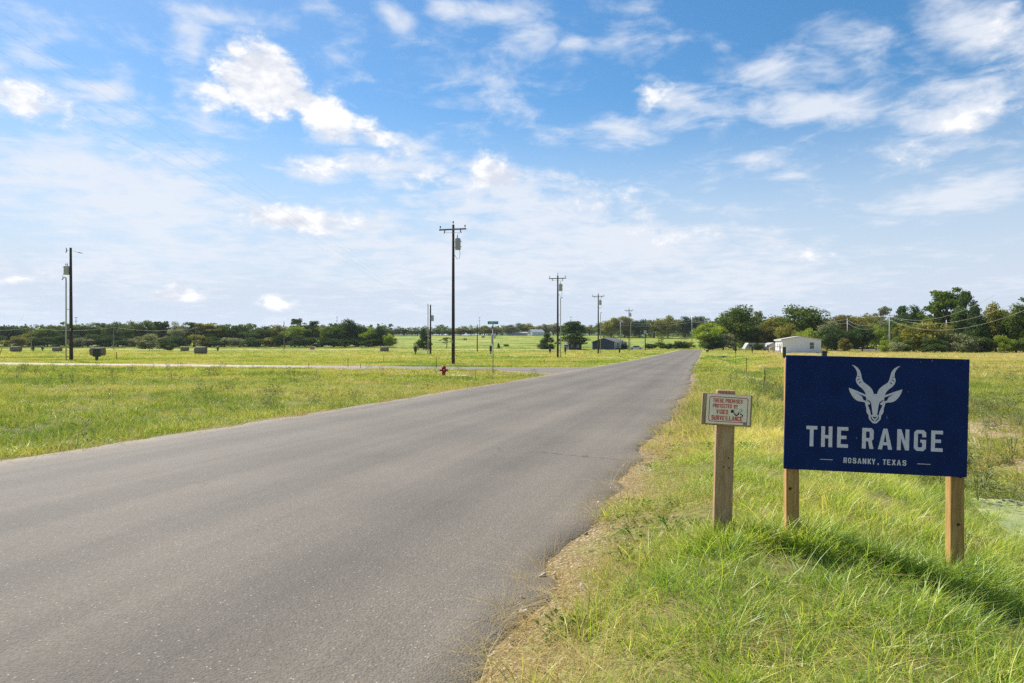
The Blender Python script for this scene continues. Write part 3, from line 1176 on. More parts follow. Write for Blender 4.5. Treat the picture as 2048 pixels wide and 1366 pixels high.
def crown(kind, r, n_leaf, leaf):
    """leaf cards through a crown of unit height 1 and half-width about .4; returns V, F, tone and clump centres"""
    cl = []
    if kind == 'oak':
        for i in range(44):
            while True:
                p = r.uniform(-1, 1, 3)
                if .25 < np.linalg.norm(p) < 1:
                    break
            cl.append((p[0] * .36, p[1] * .36, .55 + p[2] * .37, r.uniform(.08, .15)))
    elif kind == 'tall':
        for i in range(30):
            t = r.random()
            zc = .34 + .62 * t
            rad = .27 * (1.05 - .55 * abs(t - .45))
            a = r.uniform(0, 2 * PI)
            q = rad * math.sqrt(r.random())
            cl.append((q * math.cos(a), q * math.sin(a), zc, r.uniform(.05, .10)))
    elif kind == 'airy':
        for i in range(26):
            t = r.random() ** .7
            zc = .45 + .52 * t
            rad = .30 * math.sin(PI * min(1, (zc - .36) / .66)) + .05
            a = r.uniform(0, 2 * PI)
            q = rad * math.sqrt(r.random())
            cl.append((q * math.cos(a), q * math.sin(a), zc, r.uniform(.05, .095)))
    elif kind == 'cedar':
        for i in range(90):
            t = r.random() ** 1.1
            rad = .36 * (1.02 - t) ** .7 + .02
            a = r.uniform(0, 2 * PI)
            q = rad * (.35 + .65 * r.random())
            cl.append((q * math.cos(a), q * math.sin(a), .05 + .90 * t, r.uniform(.08, .13) * (1.2 - .6 * t)))
    elif kind == 'bush':
        for i in range(34):
            while True:
                p = r.uniform(-1, 1, 3)
                if np.linalg.norm(p) < 1 and p[2] > -.75:
                    break
            cl.append((p[0] * .52, p[1] * .52, .46 + p[2] * .44, r.uniform(.11, .20)))
    elif kind == 'pine':
        for i in range(54):
            lev = r.uniform(0, 8)
            zc = .24 + lev * .09 + r.normal(0, .012)
            rad = .34 * (1 - lev / 9.5) + .05
            a = r.uniform(0, 2 * PI)
            q = rad * (.2 + .8 * r.random())
            cl.append((q * math.cos(a), q * math.sin(a), zc, r.uniform(.07, .12)))
    cl = np.array(cl)
    wts = cl[:, 3] ** 2
    ci = r.choice(len(cl), n_leaf, p=wts / wts.sum())
    d = r.normal(0, 1, (n_leaf, 3))
    d /= np.linalg.norm(d, axis=1)[:, None]
    rr = r.random(n_leaf) ** .42
    flat = .55 if kind in ('pine', 'airy') else .8
    c = cl[ci, :3] + d * (cl[ci, 3] * rr)[:, None] * np.array([1.15, 1.15, flat])
    nrm = d * .6 + r.normal(0, .7, (n_leaf, 3)) + np.array([0, 0, .35])
    nrm /= np.linalg.norm(nrm, axis=1)[:, None]
    t1 = np.cross(nrm, r.normal(0, 1, (n_leaf, 3)))
    t1 /= np.linalg.norm(t1, axis=1)[:, None]
    t2 = np.cross(nrm, t1)
    s = leaf * r.uniform(.5, 1.4, n_leaf)[:, None]
    asp = r.uniform(.45, .9, n_leaf)[:, None]
    V = np.stack([c - t1 * s, c + t2 * s * asp, c + t1 * s, c - t2 * s * asp], 1).reshape(-1, 3)
    Fq = np.arange(n_leaf * 4).reshape(-1, 4)
    base = r.random(len(cl))
    tone = np.clip(base[ci] * .6 + r.random(n_leaf) * .5 - .05, 0, 1)
    return V, Fq, np.repeat(tone, 4), cl


def trunk_mesh(kind, r, cl):
    b = MB()
    lean = r.normal(0, .015, 2)
    top = .86 if kind in ('pine', 'cedar', 'airy', 'tall') else .55
    tr = .018 if kind != 'bush' else .010
    pts = [(lean[0] * q * 3 + r.normal(0, .006) * (q > 0), lean[1] * q * 3 + r.normal(0, .006) * (q > 0), top * q - .03 * (q == 0)) for q in (0, .15, .35, .6, .8, 1)]
    b.tube(pts, [tr * 1.5, tr * 1.1, tr, tr * .8, tr * .55, tr * .25], 7)
    for i in range(0, len(cl), 2 if kind != 'cedar' else 4):
        x, y, z, q = cl[i]
        z0 = max(.12, min(z - .10 - .2 * math.hypot(x, y), top * .95)) if kind not in ('pine',) else max(.15, z - .03)
        s = np.interp(z0, [p[2] for p in pts], [p[0] for p in pts]), np.interp(z0, [p[2] for p in pts], [p[1] for p in pts])
        mid = (s[0] * .5 + x * .5, s[1] * .5 + y * .5, z0 * .45 + z * .55 - .015)
        b.tube([(s[0], s[1], z0), mid, (x, y, z)], [tr * .5, tr * .32, tr * .12], 5, False)
    return b.mesh('trunk')


TREE_PROTO = {}


def tree_protos():
    spec = dict(oak=(5, 7000, .018), tall=(3, 5000, .016), airy=(3, 2600, .016), cedar=(3, 7000, .019), bush=(3, 3600, .032), pine=(2, 6000, .018))
    for kd, (n, nl, lf) in spec.items():
        for i in range(n):
            r = np.random.default_rng(100 + i * 13 + len(kd) * 7)
            V, Fq, tone, cl = crown(kd, r, nl, lf)
            me = np_mesh('crown', V, Fq, [LEAF['oak']], False, dict(tone=tone))
            tm = trunk_mesh(kd, r, cl)
            tm.materials.append(M_BARK)
            z = V[:, 2]
            wd = np.percentile(np.abs(V[:, 0]), 97)
            TREE_PROTO.setdefault(kd, []).append((me, tm, float(np.percentile(z, 99.7)), float(wd)))


tree_protos()
_tn = [0]


def tree(px, y, top, width, kind, tone, label, name=None, group=None, base=None, sink=0.0):
    """a tree at bearing px and distance y whose top shows at row top; width in photo pixels"""
    _tn[0] += 1
    ps = TREE_PROTO[kind]
    me, tm, zt, wd = ps[_tn[0] % len(ps)]
    p = at(px, y)
    h = hgt(top, y) - p.z + sink
    w = width / F_PX * y
    sz = h / zt
    sx = w / 2 / wd
    name = name or ('shrub' if kind == 'bush' else 'tree')
    t = empty(name, p + Vector((0, 0, -sink)), random.uniform(0, 6.28), label, 'shrub' if kind == 'bush' else 'tree', group)
    t.scale = (sx, sx, sz)
    for nm, data in (('trunk', tm), ('crown', me)):
        o = link(bpy.data.objects.new(nm, data))
        o.parent = t
        if nm == 'crown':
            o.material_slots[0].link = 'OBJECT'
            o.material_slots[0].material = LEAF[tone]
    return t


ORD = ['first', 'second', 'third', 'fourth', 'fifth', 'sixth', 'seventh', 'eighth', 'ninth', 'tenth', 'eleventh', 'twelfth', 'thirteenth', 'fourteenth', 'fifteenth',
       'sixteenth', 'seventeenth', 'eighteenth', 'nineteenth', 'twentieth', 'twenty-first', 'twenty-second', 'twenty-third', 'twenty-fourth', 'twenty-fifth', 'twenty-sixth', 'twenty-seventh', 'twenty-eighth', 'twenty-ninth', 'thirtieth']
TONE_WORD = dict(oak='mid green', dark='dark green', olive='olive', bright='bright green', brown='brownish', grey='grey green', pine='deep green')


def build_trees():
    rr = random.Random(5)
    # --- the left wood: its front row, tree by tree
    prof_x = [0, 50, 70, 100, 160, 180, 230, 275, 295, 320, 360, 390, 430, 480, 520, 545, 570, 600]
    prof_y = [650, 649, 655, 652, 650, 648, 642, 638, 640, 642, 641, 643, 647, 649, 650, 649, 648, 650]
    xs = [-14, 12, 40, 66, 95, 118, 148, 176, 205, 236, 268, 297, 330, 358, 388, 420, 449, 478, 505, 530, 556]
    tones = ['oak', 'dark', 'oak', 'olive', 'oak', 'olive', 'dark', 'oak', 'grey', 'oak', 'olive', 'oak', 'dark', 'grey', 'oak', 'olive', 'oak', 'dark', 'oak', 'dark', 'olive']
    for i, (px, tn) in enumerate(zip(xs, tones)):
        ty = float(np.interp(px, prof_x, prof_y)) + rr.uniform(-1, 5)
        tree(px, 296 + rr.uniform(-6, 10), ty, rr.uniform(36, 52), rr.choice(['oak', 'oak', 'tall']), tn,
             f'{TONE_WORD[tn]} tree, {ORD[i]} from the left edge in the front of the left wood', group='front trees of the left wood')
    special = [
        (598, 300, 637, 34, 'airy', 'dark', 'tall sparse tree sticking out above the left wood'),
        (590, 288, 652, 48, 'oak', 'bright', 'yellow green rounded tree beside the bare pole in the left wood'),
        (624, 292, 642, 28, 'tall', 'dark', 'narrow dark tree right of the tall sparse one'),
        (645, 294, 650, 34, 'oak', 'olive', 'olive tree between the narrow dark tree and the big dark oak'),
        (690, 290, 640, 62, 'oak', 'dark', 'broadest dark oak near the right end of the left wood'),
        (668, 284, 652, 46, 'oak', 'oak', 'mid green oak leaning on the left of the broadest dark oak'),
        (716, 290, 648, 36, 'oak', 'oak', 'oak on the right flank of the broadest dark oak'),
        (738, 286, 655, 40, 'oak', 'bright', 'pale green tree in the gap near the end of the left wood'),
        (762, 284, 652, 40, 'oak', 'dark', 'dark tree closing the right end of the left wood'),
        (776, 280, 668, 20, 'bush', 'bright', 'small light green bush at the tip of the left wood')]
    for a in special:
        tree(*a)
    # understorey along the foot of the left wood
    for i, px in enumerate(range(-10, 780, 34)):
        tn = rr.choice(['dark', 'oak', 'dark', 'olive', 'grey'])
        tree(px + rr.uniform(-6, 6), 282 + rr.uniform(-6, 6), rr.uniform(668, 678), rr.uniform(34, 50), 'bush', tn,
             f'{TONE_WORD[tn]} shrub, {ORD[i]} from the left along the foot of the left wood', group='understorey of the left wood')
    # bushes and single trees in the fields
    tree(299, 205, 668, 46, 'bush', 'grey', 'big rounded grey green bush standing in the left field')
    tree(336, 205, 677, 30, 'bush', 'dark', 'smaller dark bush touching the big grey green bush')
    tree(847, 232, 658, 30, 'cedar', 'dark', 'dark cone shaped cedar just left of the second thin pole')
    tree(893, 262, 675, 26, 'airy', 'oak', 'small open crowned tree left of the nearest crossarm pole')
    tree(1094, 246, 667, 32, 'cedar', 'dark', 'dense dark rounded cedar in the field left of the second crossarm pole')
    tree(1147, 236, 643, 60, 'pine', 'pine', 'ragged pine with tiered branches over the small blue house')
    tree(997, 262, 686, 6, 'cedar', 'dark', 'tiny dark sapling right of the street sign post')
    tree(1322, 262, 668, 12, 'airy', 'olive', 'thin sparse sapling in the pale field left of the road end')
    tree(1012, 300, 688, 9, 'bush', 'oak', 'tiny green bush in the field right of the street sign')
    # hedge where the road ends
    for i, (px, tp, w, tn) in enumerate([(1202, 690, 20, 'dark'), (1246, 688, 22, 'dark'), (1302, 687, 24, 'dark'), (1322, 684, 26, 'oak'), (1343, 687, 26, 'dark'), (1362, 682, 24, 'dark'), (1377, 684, 24, 'olive')]):
        tree(px, 244, tp, w, 'bush', tn, f'low {TONE_WORD[tn]} hedge shrub, {ORD[i]} from the left below the pale field', name='hedge_shrub', group='hedge below the pale field')
    # --- the ridge: front trees of the far wood
    tops = dict(x=[780, 830, 880, 930, 960, 1000, 1050, 1100, 1150, 1200, 1215, 1250, 1300, 1330, 1350, 1400, 1450, 1520, 1600, 1720],
                y=[657, 659, 657, 656, 651, 650, 643, 645, 646, 647, 634, 632, 638, 631, 632, 630, 632, 640, 640, 632])
    px = 786.0
    i = 0
    while px < 1420:
        w = rr.uniform(24, 36) if px < 1205 else rr.uniform(32, 46)
        tn = rr.choice(['oak', 'dark', 'olive', 'oak', 'grey']) if px < 1205 else rr.choice(['olive', 'oak', 'dark', 'brown', 'olive'])
        yy = 515 if px < 1205 else 450
        ty = float(np.interp(px, tops['x'], tops['y'])) + rr.uniform(0, 4)
        if i < 30:
            tree(px, yy + rr.uniform(-10, 10), ty, w, rr.choice(['oak', 'oak', 'tall']), tn,
                 f'{TONE_WORD[tn]} tree, {ORD[i]} from the left along the far ridge wood', group='front trees of the far ridge wood')
        px += w * .78
        i += 1
    # --- right side, near trees
    near = [
        (1470, 234, 613, 92, 'oak', 'oak', 'tallest broad oak rising behind the parked camper'),
        (1446, 236, 640, 60, 'oak', 'bright', 'bright green tree leaning left of the tallest camper oak'),
        (1418, 226, 646, 58, 'oak', 'bright', 'bright green spreading tree at the end of the road'),
        (1448, 224, 668, 44, 'bush', 'grey', 'pale green shrub in front of the bright tree at the road end'),
        (1425, 222, 676, 40, 'bush', 'dark', 'dark shrub under the spreading tree at the road end'),
        (1520, 262, 622, 26, 'airy', 'grey', 'small pale tree peeking over the trees behind the camper'),
        (1505, 240, 650, 50, 'oak', 'dark', 'dark tree filling the gap right of the camper oak'),
        (1556, 232, 633, 66, 'oak', 'olive', 'olive tree between the camper and the white house'),
        (1516, 207, 686, 18, 'bush', 'dark', 'low dark bush half hiding the camper'),
        (1540, 226, 655, 44, 'bush', 'brown', 'brownish thicket behind the camper roof'),
        (1607, 226, 611, 92, 'oak', 'oak', 'large domed oak directly behind the white house'),
        (1583, 214, 648, 54, 'oak', 'olive', 'lighter olive tree just left of the domed oak behind the white house'),
        (1622, 206, 657, 46, 'oak', 'bright', 'small light green tree at the right rear of the white house'),
        (1655, 214, 644, 54, 'oak', 'grey', 'grey green tree right of the white house'),
        (1690, 250, 631, 72, 'oak', 'brown', 'brownish tree behind the pale pole right of the white house'),
        (1726, 256, 630, 64, 'oak', 'olive', 'olive brown tree at the back of the gap in the right wood'),
        (1664, 198, 652, 48, 'bush', 'dark', 'very dark shrub left of the pale pole by the white house'),
        (1700, 196, 660, 40, 'bush', 'dark', 'very dark shrub right of the pale pole by the white house'),
        (1724, 198, 652, 44, 'oak', 'dark', 'dark round headed tree on the left of the gap in the right wood'),
        (1690, 186, 676, 24, 'bush', 'brown', 'small brownish bush at the foot of the pale pole'),
        (1766, 262, 613, 32, 'airy', 'grey', 'thin pale tree standing up behind the wire pole'),
        (1752, 204, 650, 30, 'oak', 'bright', 'small bright green tree left of the wire pole'),
        (1800, 196, 612, 38, 'tall', 'pine', 'dark knobbly pine just right of the wire pole'),
        (1828, 192, 613, 46, 'oak', 'dark', 'rounded dark tree left of the tallest right hand tree'),
        (1806, 176, 648, 38, 'airy', 'olive', 'small open olive tree with a bare trunk by the wire pole'),
        (1862, 176, 611, 46, 'airy', 'oak', 'open crowned tree on the left shoulder of the tallest right hand tree'),
        (1896, 172, 577, 66, 'tall', 'oak', 'tallest tree of the right wood with an open feathery top'),
        (1898, 170, 600, 60, 'tall', 'oak', 'leafy tree filling the space under the tallest feathery top'),
        (1932, 164, 584, 58, 'cedar', 'pine', 'tall dark cedar beside the tallest right hand tree'),
        (1950, 160, 610, 48, 'cedar', 'dark', 'second dark cedar on the right flank of the tall cedar'),
        (1846, 158, 645, 64, 'bush', 'olive', 'sprawling olive thicket at the left end of the right wood'),
        (1884, 156, 650, 48, 'bush', 'olive', 'yellowish thicket below the tallest right hand tree'),
        (1992, 166, 606, 64, 'oak', 'olive', 'broad olive oak near the right edge of the view'),
        (2032, 162, 610, 66, 'oak', 'oak', 'oak cut by the right edge of the view'),
        (2066, 160, 616, 60, 'oak', 'dark', 'dark oak mostly beyond the right edge'),
        (1972, 172, 640, 40, 'oak', 'bright', 'light green tree between the dark cedars and the olive oak'),
        (1925, 152, 668, 56, 'bush', 'grey', 'pale grey green shrub at the foot of the dark cedars'),
        (1870, 152, 676, 48, 'bush', 'dark', 'dark shrub at the foot of the yellowish thicket'),
        (1962, 152, 674, 44, 'bush', 'dark', 'dark shrub right of the pale grey green one'),
        (2008, 150, 671, 36, 'bush', 'bright', 'bright green bush below the olive oak at right'),
        (2040, 150, 676, 40, 'bush', 'oak', 'mid green bush at the right edge of the view'),
        (1794, 152, 684, 30, 'bush', 'grey', 'low rounded grey bush at the foot of the wire pole'),
        (1816, 156, 680, 28, 'bush', 'dark', 'low dark bush beside the rounded grey one'),
        (1772, 158, 680, 26, 'bush', 'bright', 'weedy bright green bush left of the rounded grey one'),
        (2112, 105, 552, 90, 'airy', 'dark', 'nearer tree whose twigs reach in at the right edge')]
    for a in near:
        tree(*a, group='trees of the right wood')


build_trees()


def woodland(name, rows, label, seed):
    """far-off wood seen as one mass behind its front trees"""
    r = np.random.default_rng(seed)
    Vs, Fs, Ts, b = [], [], [], 0
    for x0, x1, y0, y1, n, h0, h1, low in rows:
        for i in range(n):
            y = r.uniform(y0, y1)
            px = x0 + (x1 - x0) * (i + r.random()) / n
            x = (px - 1024) / F_PX * y
            h = r.uniform(h0, h1)
            V, Fq, tone, cl = crown('bush' if r.random() < low else ('oak' if r.random() < .8 else 'tall'), r, 420, .046)
            w = r.uniform(.75, 1.1) * h
            V = V * np.array([w, w, h]) + np.array([x, y, gz(x, y) - .08 * h])
            Vs.append(V)
            Fs.append(Fq + b)
            Ts.append(np.clip(tone * .7 + r.uniform(-.1, .4), 0, 1))
            b += len(V)
    me = np_mesh(name, np.concatenate(Vs), np.concatenate(Fs), [LEAF['oak']], False, dict(tone=np.concatenate(Ts)))
    tag(link(bpy.data.objects.new(name, me)), label, 'woodland', kind='stuff')


woodland('left_woodland', [(-460, 770, 305, 345, 80, 9, 11.0, .2), (-460, 770, 345, 380, 54, 9.5, 11.5, 0), (-460, 770, 300, 320, 54, 4, 6, 1)], 'mass of the left wood behind its front trees', 7)
woodland('ridge_woodland', [(760, 1230, 530, 600, 60, 7, 10, .2), (770, 1230, 518, 540, 60, 3.5, 5.5, 1), (1200, 1460, 465, 560, 50, 10, 14, .2), (1200, 1480, 452, 470, 46, 4, 6.5, 1), (1440, 2420, 280, 400, 96, 12, 16, .15), (1480, 1740, 240, 285, 28, 8.5, 11, .25), (1400, 1740, 236, 262, 26, 4, 6, 1), (1780, 2420, 185, 260, 84, 8.5, 12, .25), (1780, 2420, 175, 200, 48, 4, 6, 1)], 'mass of the far ridge and right hand woods', 8)


def build_hills():
    m, k, out = newmat('far_hills')
    pos = k.node('ShaderNodeNewGeometry').outputs['Position']
    n = k.noise(pos, .02, 6, .65)
    principled(k, out, k.mix(k.step(n, .35, .65), (.035, .055, .025), (.10, .12, .05)), .95, 0, None, .1)
    xs = np.linspace(-3600, 3600, 160)
    rows = []
    for d, q in ((2500, 0.0), (2800, .55), (3100, 1.0), (3500, .8), (4000, .3)):
        hh = 20 + 40 * fbm(xs * .0016 + 2.3, xs * 0 + d * .0001, 90, 4) + 5 * fbm(xs * .02, xs * 0 + d, 91, 2)
        rows.append(np.stack([xs, np.full_like(xs, d), q * hh + 2.0], -1))
    V = np.concatenate(rows)
    c = len(xs)
    i = np.arange(4)[:, None] * c + np.arange(c - 1)[None]
    Fc = np.stack([i, i + 1, i + 1 + c, i + c], -1).reshape(-1, 4)
    tag(link(bpy.data.objects.new('hills', np_mesh('hills', V, Fc, [m], True))), kind='structure')


build_hills()

# ------------------------------------------------------------------ made things: materials
def mat_wood(name, c0, c1, c2, ring=1.0):
    """sawn softwood, grain running along local z"""
    m, k, out = newmat(name)
    co = k.node('ShaderNodeTexCoord').outputs['Object']
    wob = k.noise(co, 2.2, 3, .5)
    gx = k.vm('MULTIPLY', co, (1.0, 1.0, .05))
    g1 = k.noise(k.vm('ADD', gx, k.comb(k.m('MULTIPLY', wob, .05), 0.0, 0.0)), 95 * ring, 5, .65)
    g2 = k.noise(gx, 320, 3, .6)
    blot = k.noise(co, 5.0, 5, .6)
    c = k.mix(k.step(g1, .36, .64), c0, c1)
    c = k.mix(k.m('MULTIPLY', k.step(blot, .45, .75), .55), c, c2)
    c = k.vm('SCALE', c, scale=k.step(g2, .25, .75, .78, 1.12))
    h = k.m('ADD', g1, k.m('MULTIPLY', g2, .5))
    principled(k, out, c, .82, 0, k.bump(h, .5, .003), .25)
    return m


M_POST_GREY = mat_wood('weathered_post_wood', (.38, .235, .118), (.53, .355, .20), (.28, .175, .09))
M_POST_TAN = mat_wood('treated_post_wood', (.40, .225, .070), (.57, .35, .125), (.27, .15, .050))
M_BACK_WOOD = mat_wood('backing_board_wood', (.33, .235, .125), (.45, .33, .19), (.25, .18, .10))
M_POLE = mat_wood('creosote_pole', (.040, .027, .022), (.085, .060, .050), (.030, .021, .019))
M_ARM = mat_wood('crossarm_wood', (.15, .13, .115), (.24, .21, .19), (.11, .10, .09))
M_STEP = mat_wood('step_wood', (.33, .21, .11), (.47, .32, .18), (.27, .17, .09))
M_KNOT = plain('knot', (.045, .026, .015), .8, 0, .3, 80)
M_STEEL = plain('galvanised_steel', (.42, .43, .44), .45, .7, .2, 8)
M_PIPE = plain('grey_conduit', (.42, .42, .42), .6, 0, .12, 4)
M_TRANSF = plain('transformer_grey', (.34, .37, .42), .45, .1, .10, 5)
M_PORC = plain('porcelain', (.16, .12, .11), .25, 0, .1, 20)
M_CABLE = plain('black_cable', (.03, .03, .032), .6, 0, .1, 20)
M_WIRE = plain('aluminium_wire', (.40, .38, .34), .6, .1, .1, 2)
M_DKBOX = plain('dark_green_box', (.020, .028, .022), .55, 0, .2, 6)
M_RED = plain('hydrant_red', (.36, .018, .016), .42, 0, .25, 14)
M_REDDK = plain('hydrant_cap_red', (.24, .014, .014), .5, 0, .25, 14)
M_GREEN = plain('sign_green', (.016, .26, .14), .4, 0, .08, 10)
M_SIGNWHITE = plain('sign_white', (.70, .71, .70), .5, 0, .05, 30)
M_PRINT = plain('emblem_white', (.70, .65, .70), .55, 0, .07, 40)
M_PRINT_RED = plain('print_red', (.60, .016, .022), .5, 0, .12, 60)
M_PRINT_BLACK = plain('print_black', (.014, .014, .016), .5, 0, .1, 60)
M_PANEL = plain('sign_panel_cream', (.93, .82, .61), .5, 0, .06, 22)
M_TPOST = plain('rusty_stake', (.13, .075, .045), .8, .2, .3, 20)
M_CONCRETE = plain('concrete', (.46, .44, .40), .9, 0, .18, 3, .2, .2)
M_WHITE = plain('white_siding', (.66, .68, .72), .55, 0, .05, 3)
M_TRIM = plain('white_trim', (.78, .78, .77), .5, 0, .04, 3)
M_NAVY = plain('navy_siding', (.034, .050, .105), .55, 0, .08, 3)
M_ROOF_DK = plain('dark_shingle', (.085, .088, .10), .85, 0, .25, 8)
M_ROOF_LT = plain('pale_shingle', (.40, .37, .35), .85, 0, .2, 8)
M_ROOF_GREY = plain('grey_metal_roof', (.42, .44, .47), .5, .3, .1, 3)
M_GLASS = plain('window_glass', (.035, .045, .060), .12, 0, .2, 3, .8)
M_CARPAINT = plain('silver_paint', (.52, .53, .55), .3, .4, .05, 3)
M_TYRE = plain('tyre_rubber', (.02, .02, .02), .85, 0, .2, 10)
M_YELLOW = plain('yellow_sleeve', (.60, .42, .06), .5, 0, .1, 10)
M_COW = plain('black_hide', (.018, .016, .015), .8, 0, .3, 3)
M_RV = plain('camper_white', (.38, .38, .36), .45, 0, .08, 2)


def mat_hay():
    m, k, out = newmat('hay')
    co = k.node('ShaderNodeTexCoord').outputs['Object']
    n = k.noise(k.vm('MULTIPLY', co, (3, 14, 14)), 2.0, 6, .7)
    c = k.mix(k.step(n, .3, .7), (.12, .105, .075), (.31, .27, .20))
    principled(k, out, c, .95, 0, k.bump(n, .8, .08), .1)
    return m


M_HAY = mat_hay()
M_HAY_END = plain('hay_end', (.20, .13, .085), .95, 0, .3, 9, .1, .6)


def mat_navy_board():
    m, k, out = newmat('navy_sign_paint')
    co = k.node('ShaderNodeTexCoord').outputs['Object']
    n = k.noise(co, 7, 6, .65)
    c = k.mix(k.step(n, .3, .7), (.0034, .0165, .086), (.0058, .0260, .125))
    x, y, z = k.xyz(co)
    # weather: fine pale scratches, most on the right half
    st = k.comb(k.m('MULTIPLY', x, 150.0), 0.0, k.m('MULTIPLY', z, 26.0))
    sc = k.noise(st, 1.0, 2, .5)
    ar = k.noise(co, 9, 2, .5)
    f = k.m('MULTIPLY', k.step(sc, .69, .74), k.step(k.m('ADD', ar, k.m('MULTIPLY', k.m('SUBTRACT', x, .45), .20)), .54, .62))
    dots = k.noise(co, 95, 1, .5)
    f = k.m('MAXIMUM', f, k.m('MULTIPLY', k.step(dots, .85, .87), k.step(x, .3, .9, .1, .8)))
    c = k.mix(k.m('MULTIPLY', f, .75), c, (.48, .52, .60))
    principled(k, out, c, .6, 0, None, .15)
    return m


M_NAVYBOARD = mat_navy_board()


# ------------------------------------------------------------------ flat lettering
def flat_shape(outer_list, holes=(), depth=0.0):
    """filled 2D outline (x, z) with holes -> mesh lying in the local xz plane facing -y"""
    cu = bpy.data.curves.new('outline', 'CURVE')
    cu.dimensions = '2D'
    cu.fill_mode = 'BOTH'
    for pl in list(outer_list) + list(holes):
        sp = cu.splines.new('POLY')
        sp.points.add(len(pl) - 1)
        for p, q in zip(sp.points, pl):
            p.co = (q[0], q[1], 0, 1)
        sp.use_cyclic_u = True
    o = bpy.data.objects.new('outline', cu)
    COL.objects.link(o)
    dg = bpy.context.evaluated_depsgraph_get()
    me = bpy.data.meshes.new_from_object(o.evaluated_get(dg))
    bpy.data.objects.remove(o)
    bpy.data.curves.remove(cu)
    me.transform(Matrix(((1, 0, 0, 0), (0, 0, -1, 0), (0, 1, 0, 0), (0, 0, 0, 1))))
    # after this +curve-normal points to -y
    return me


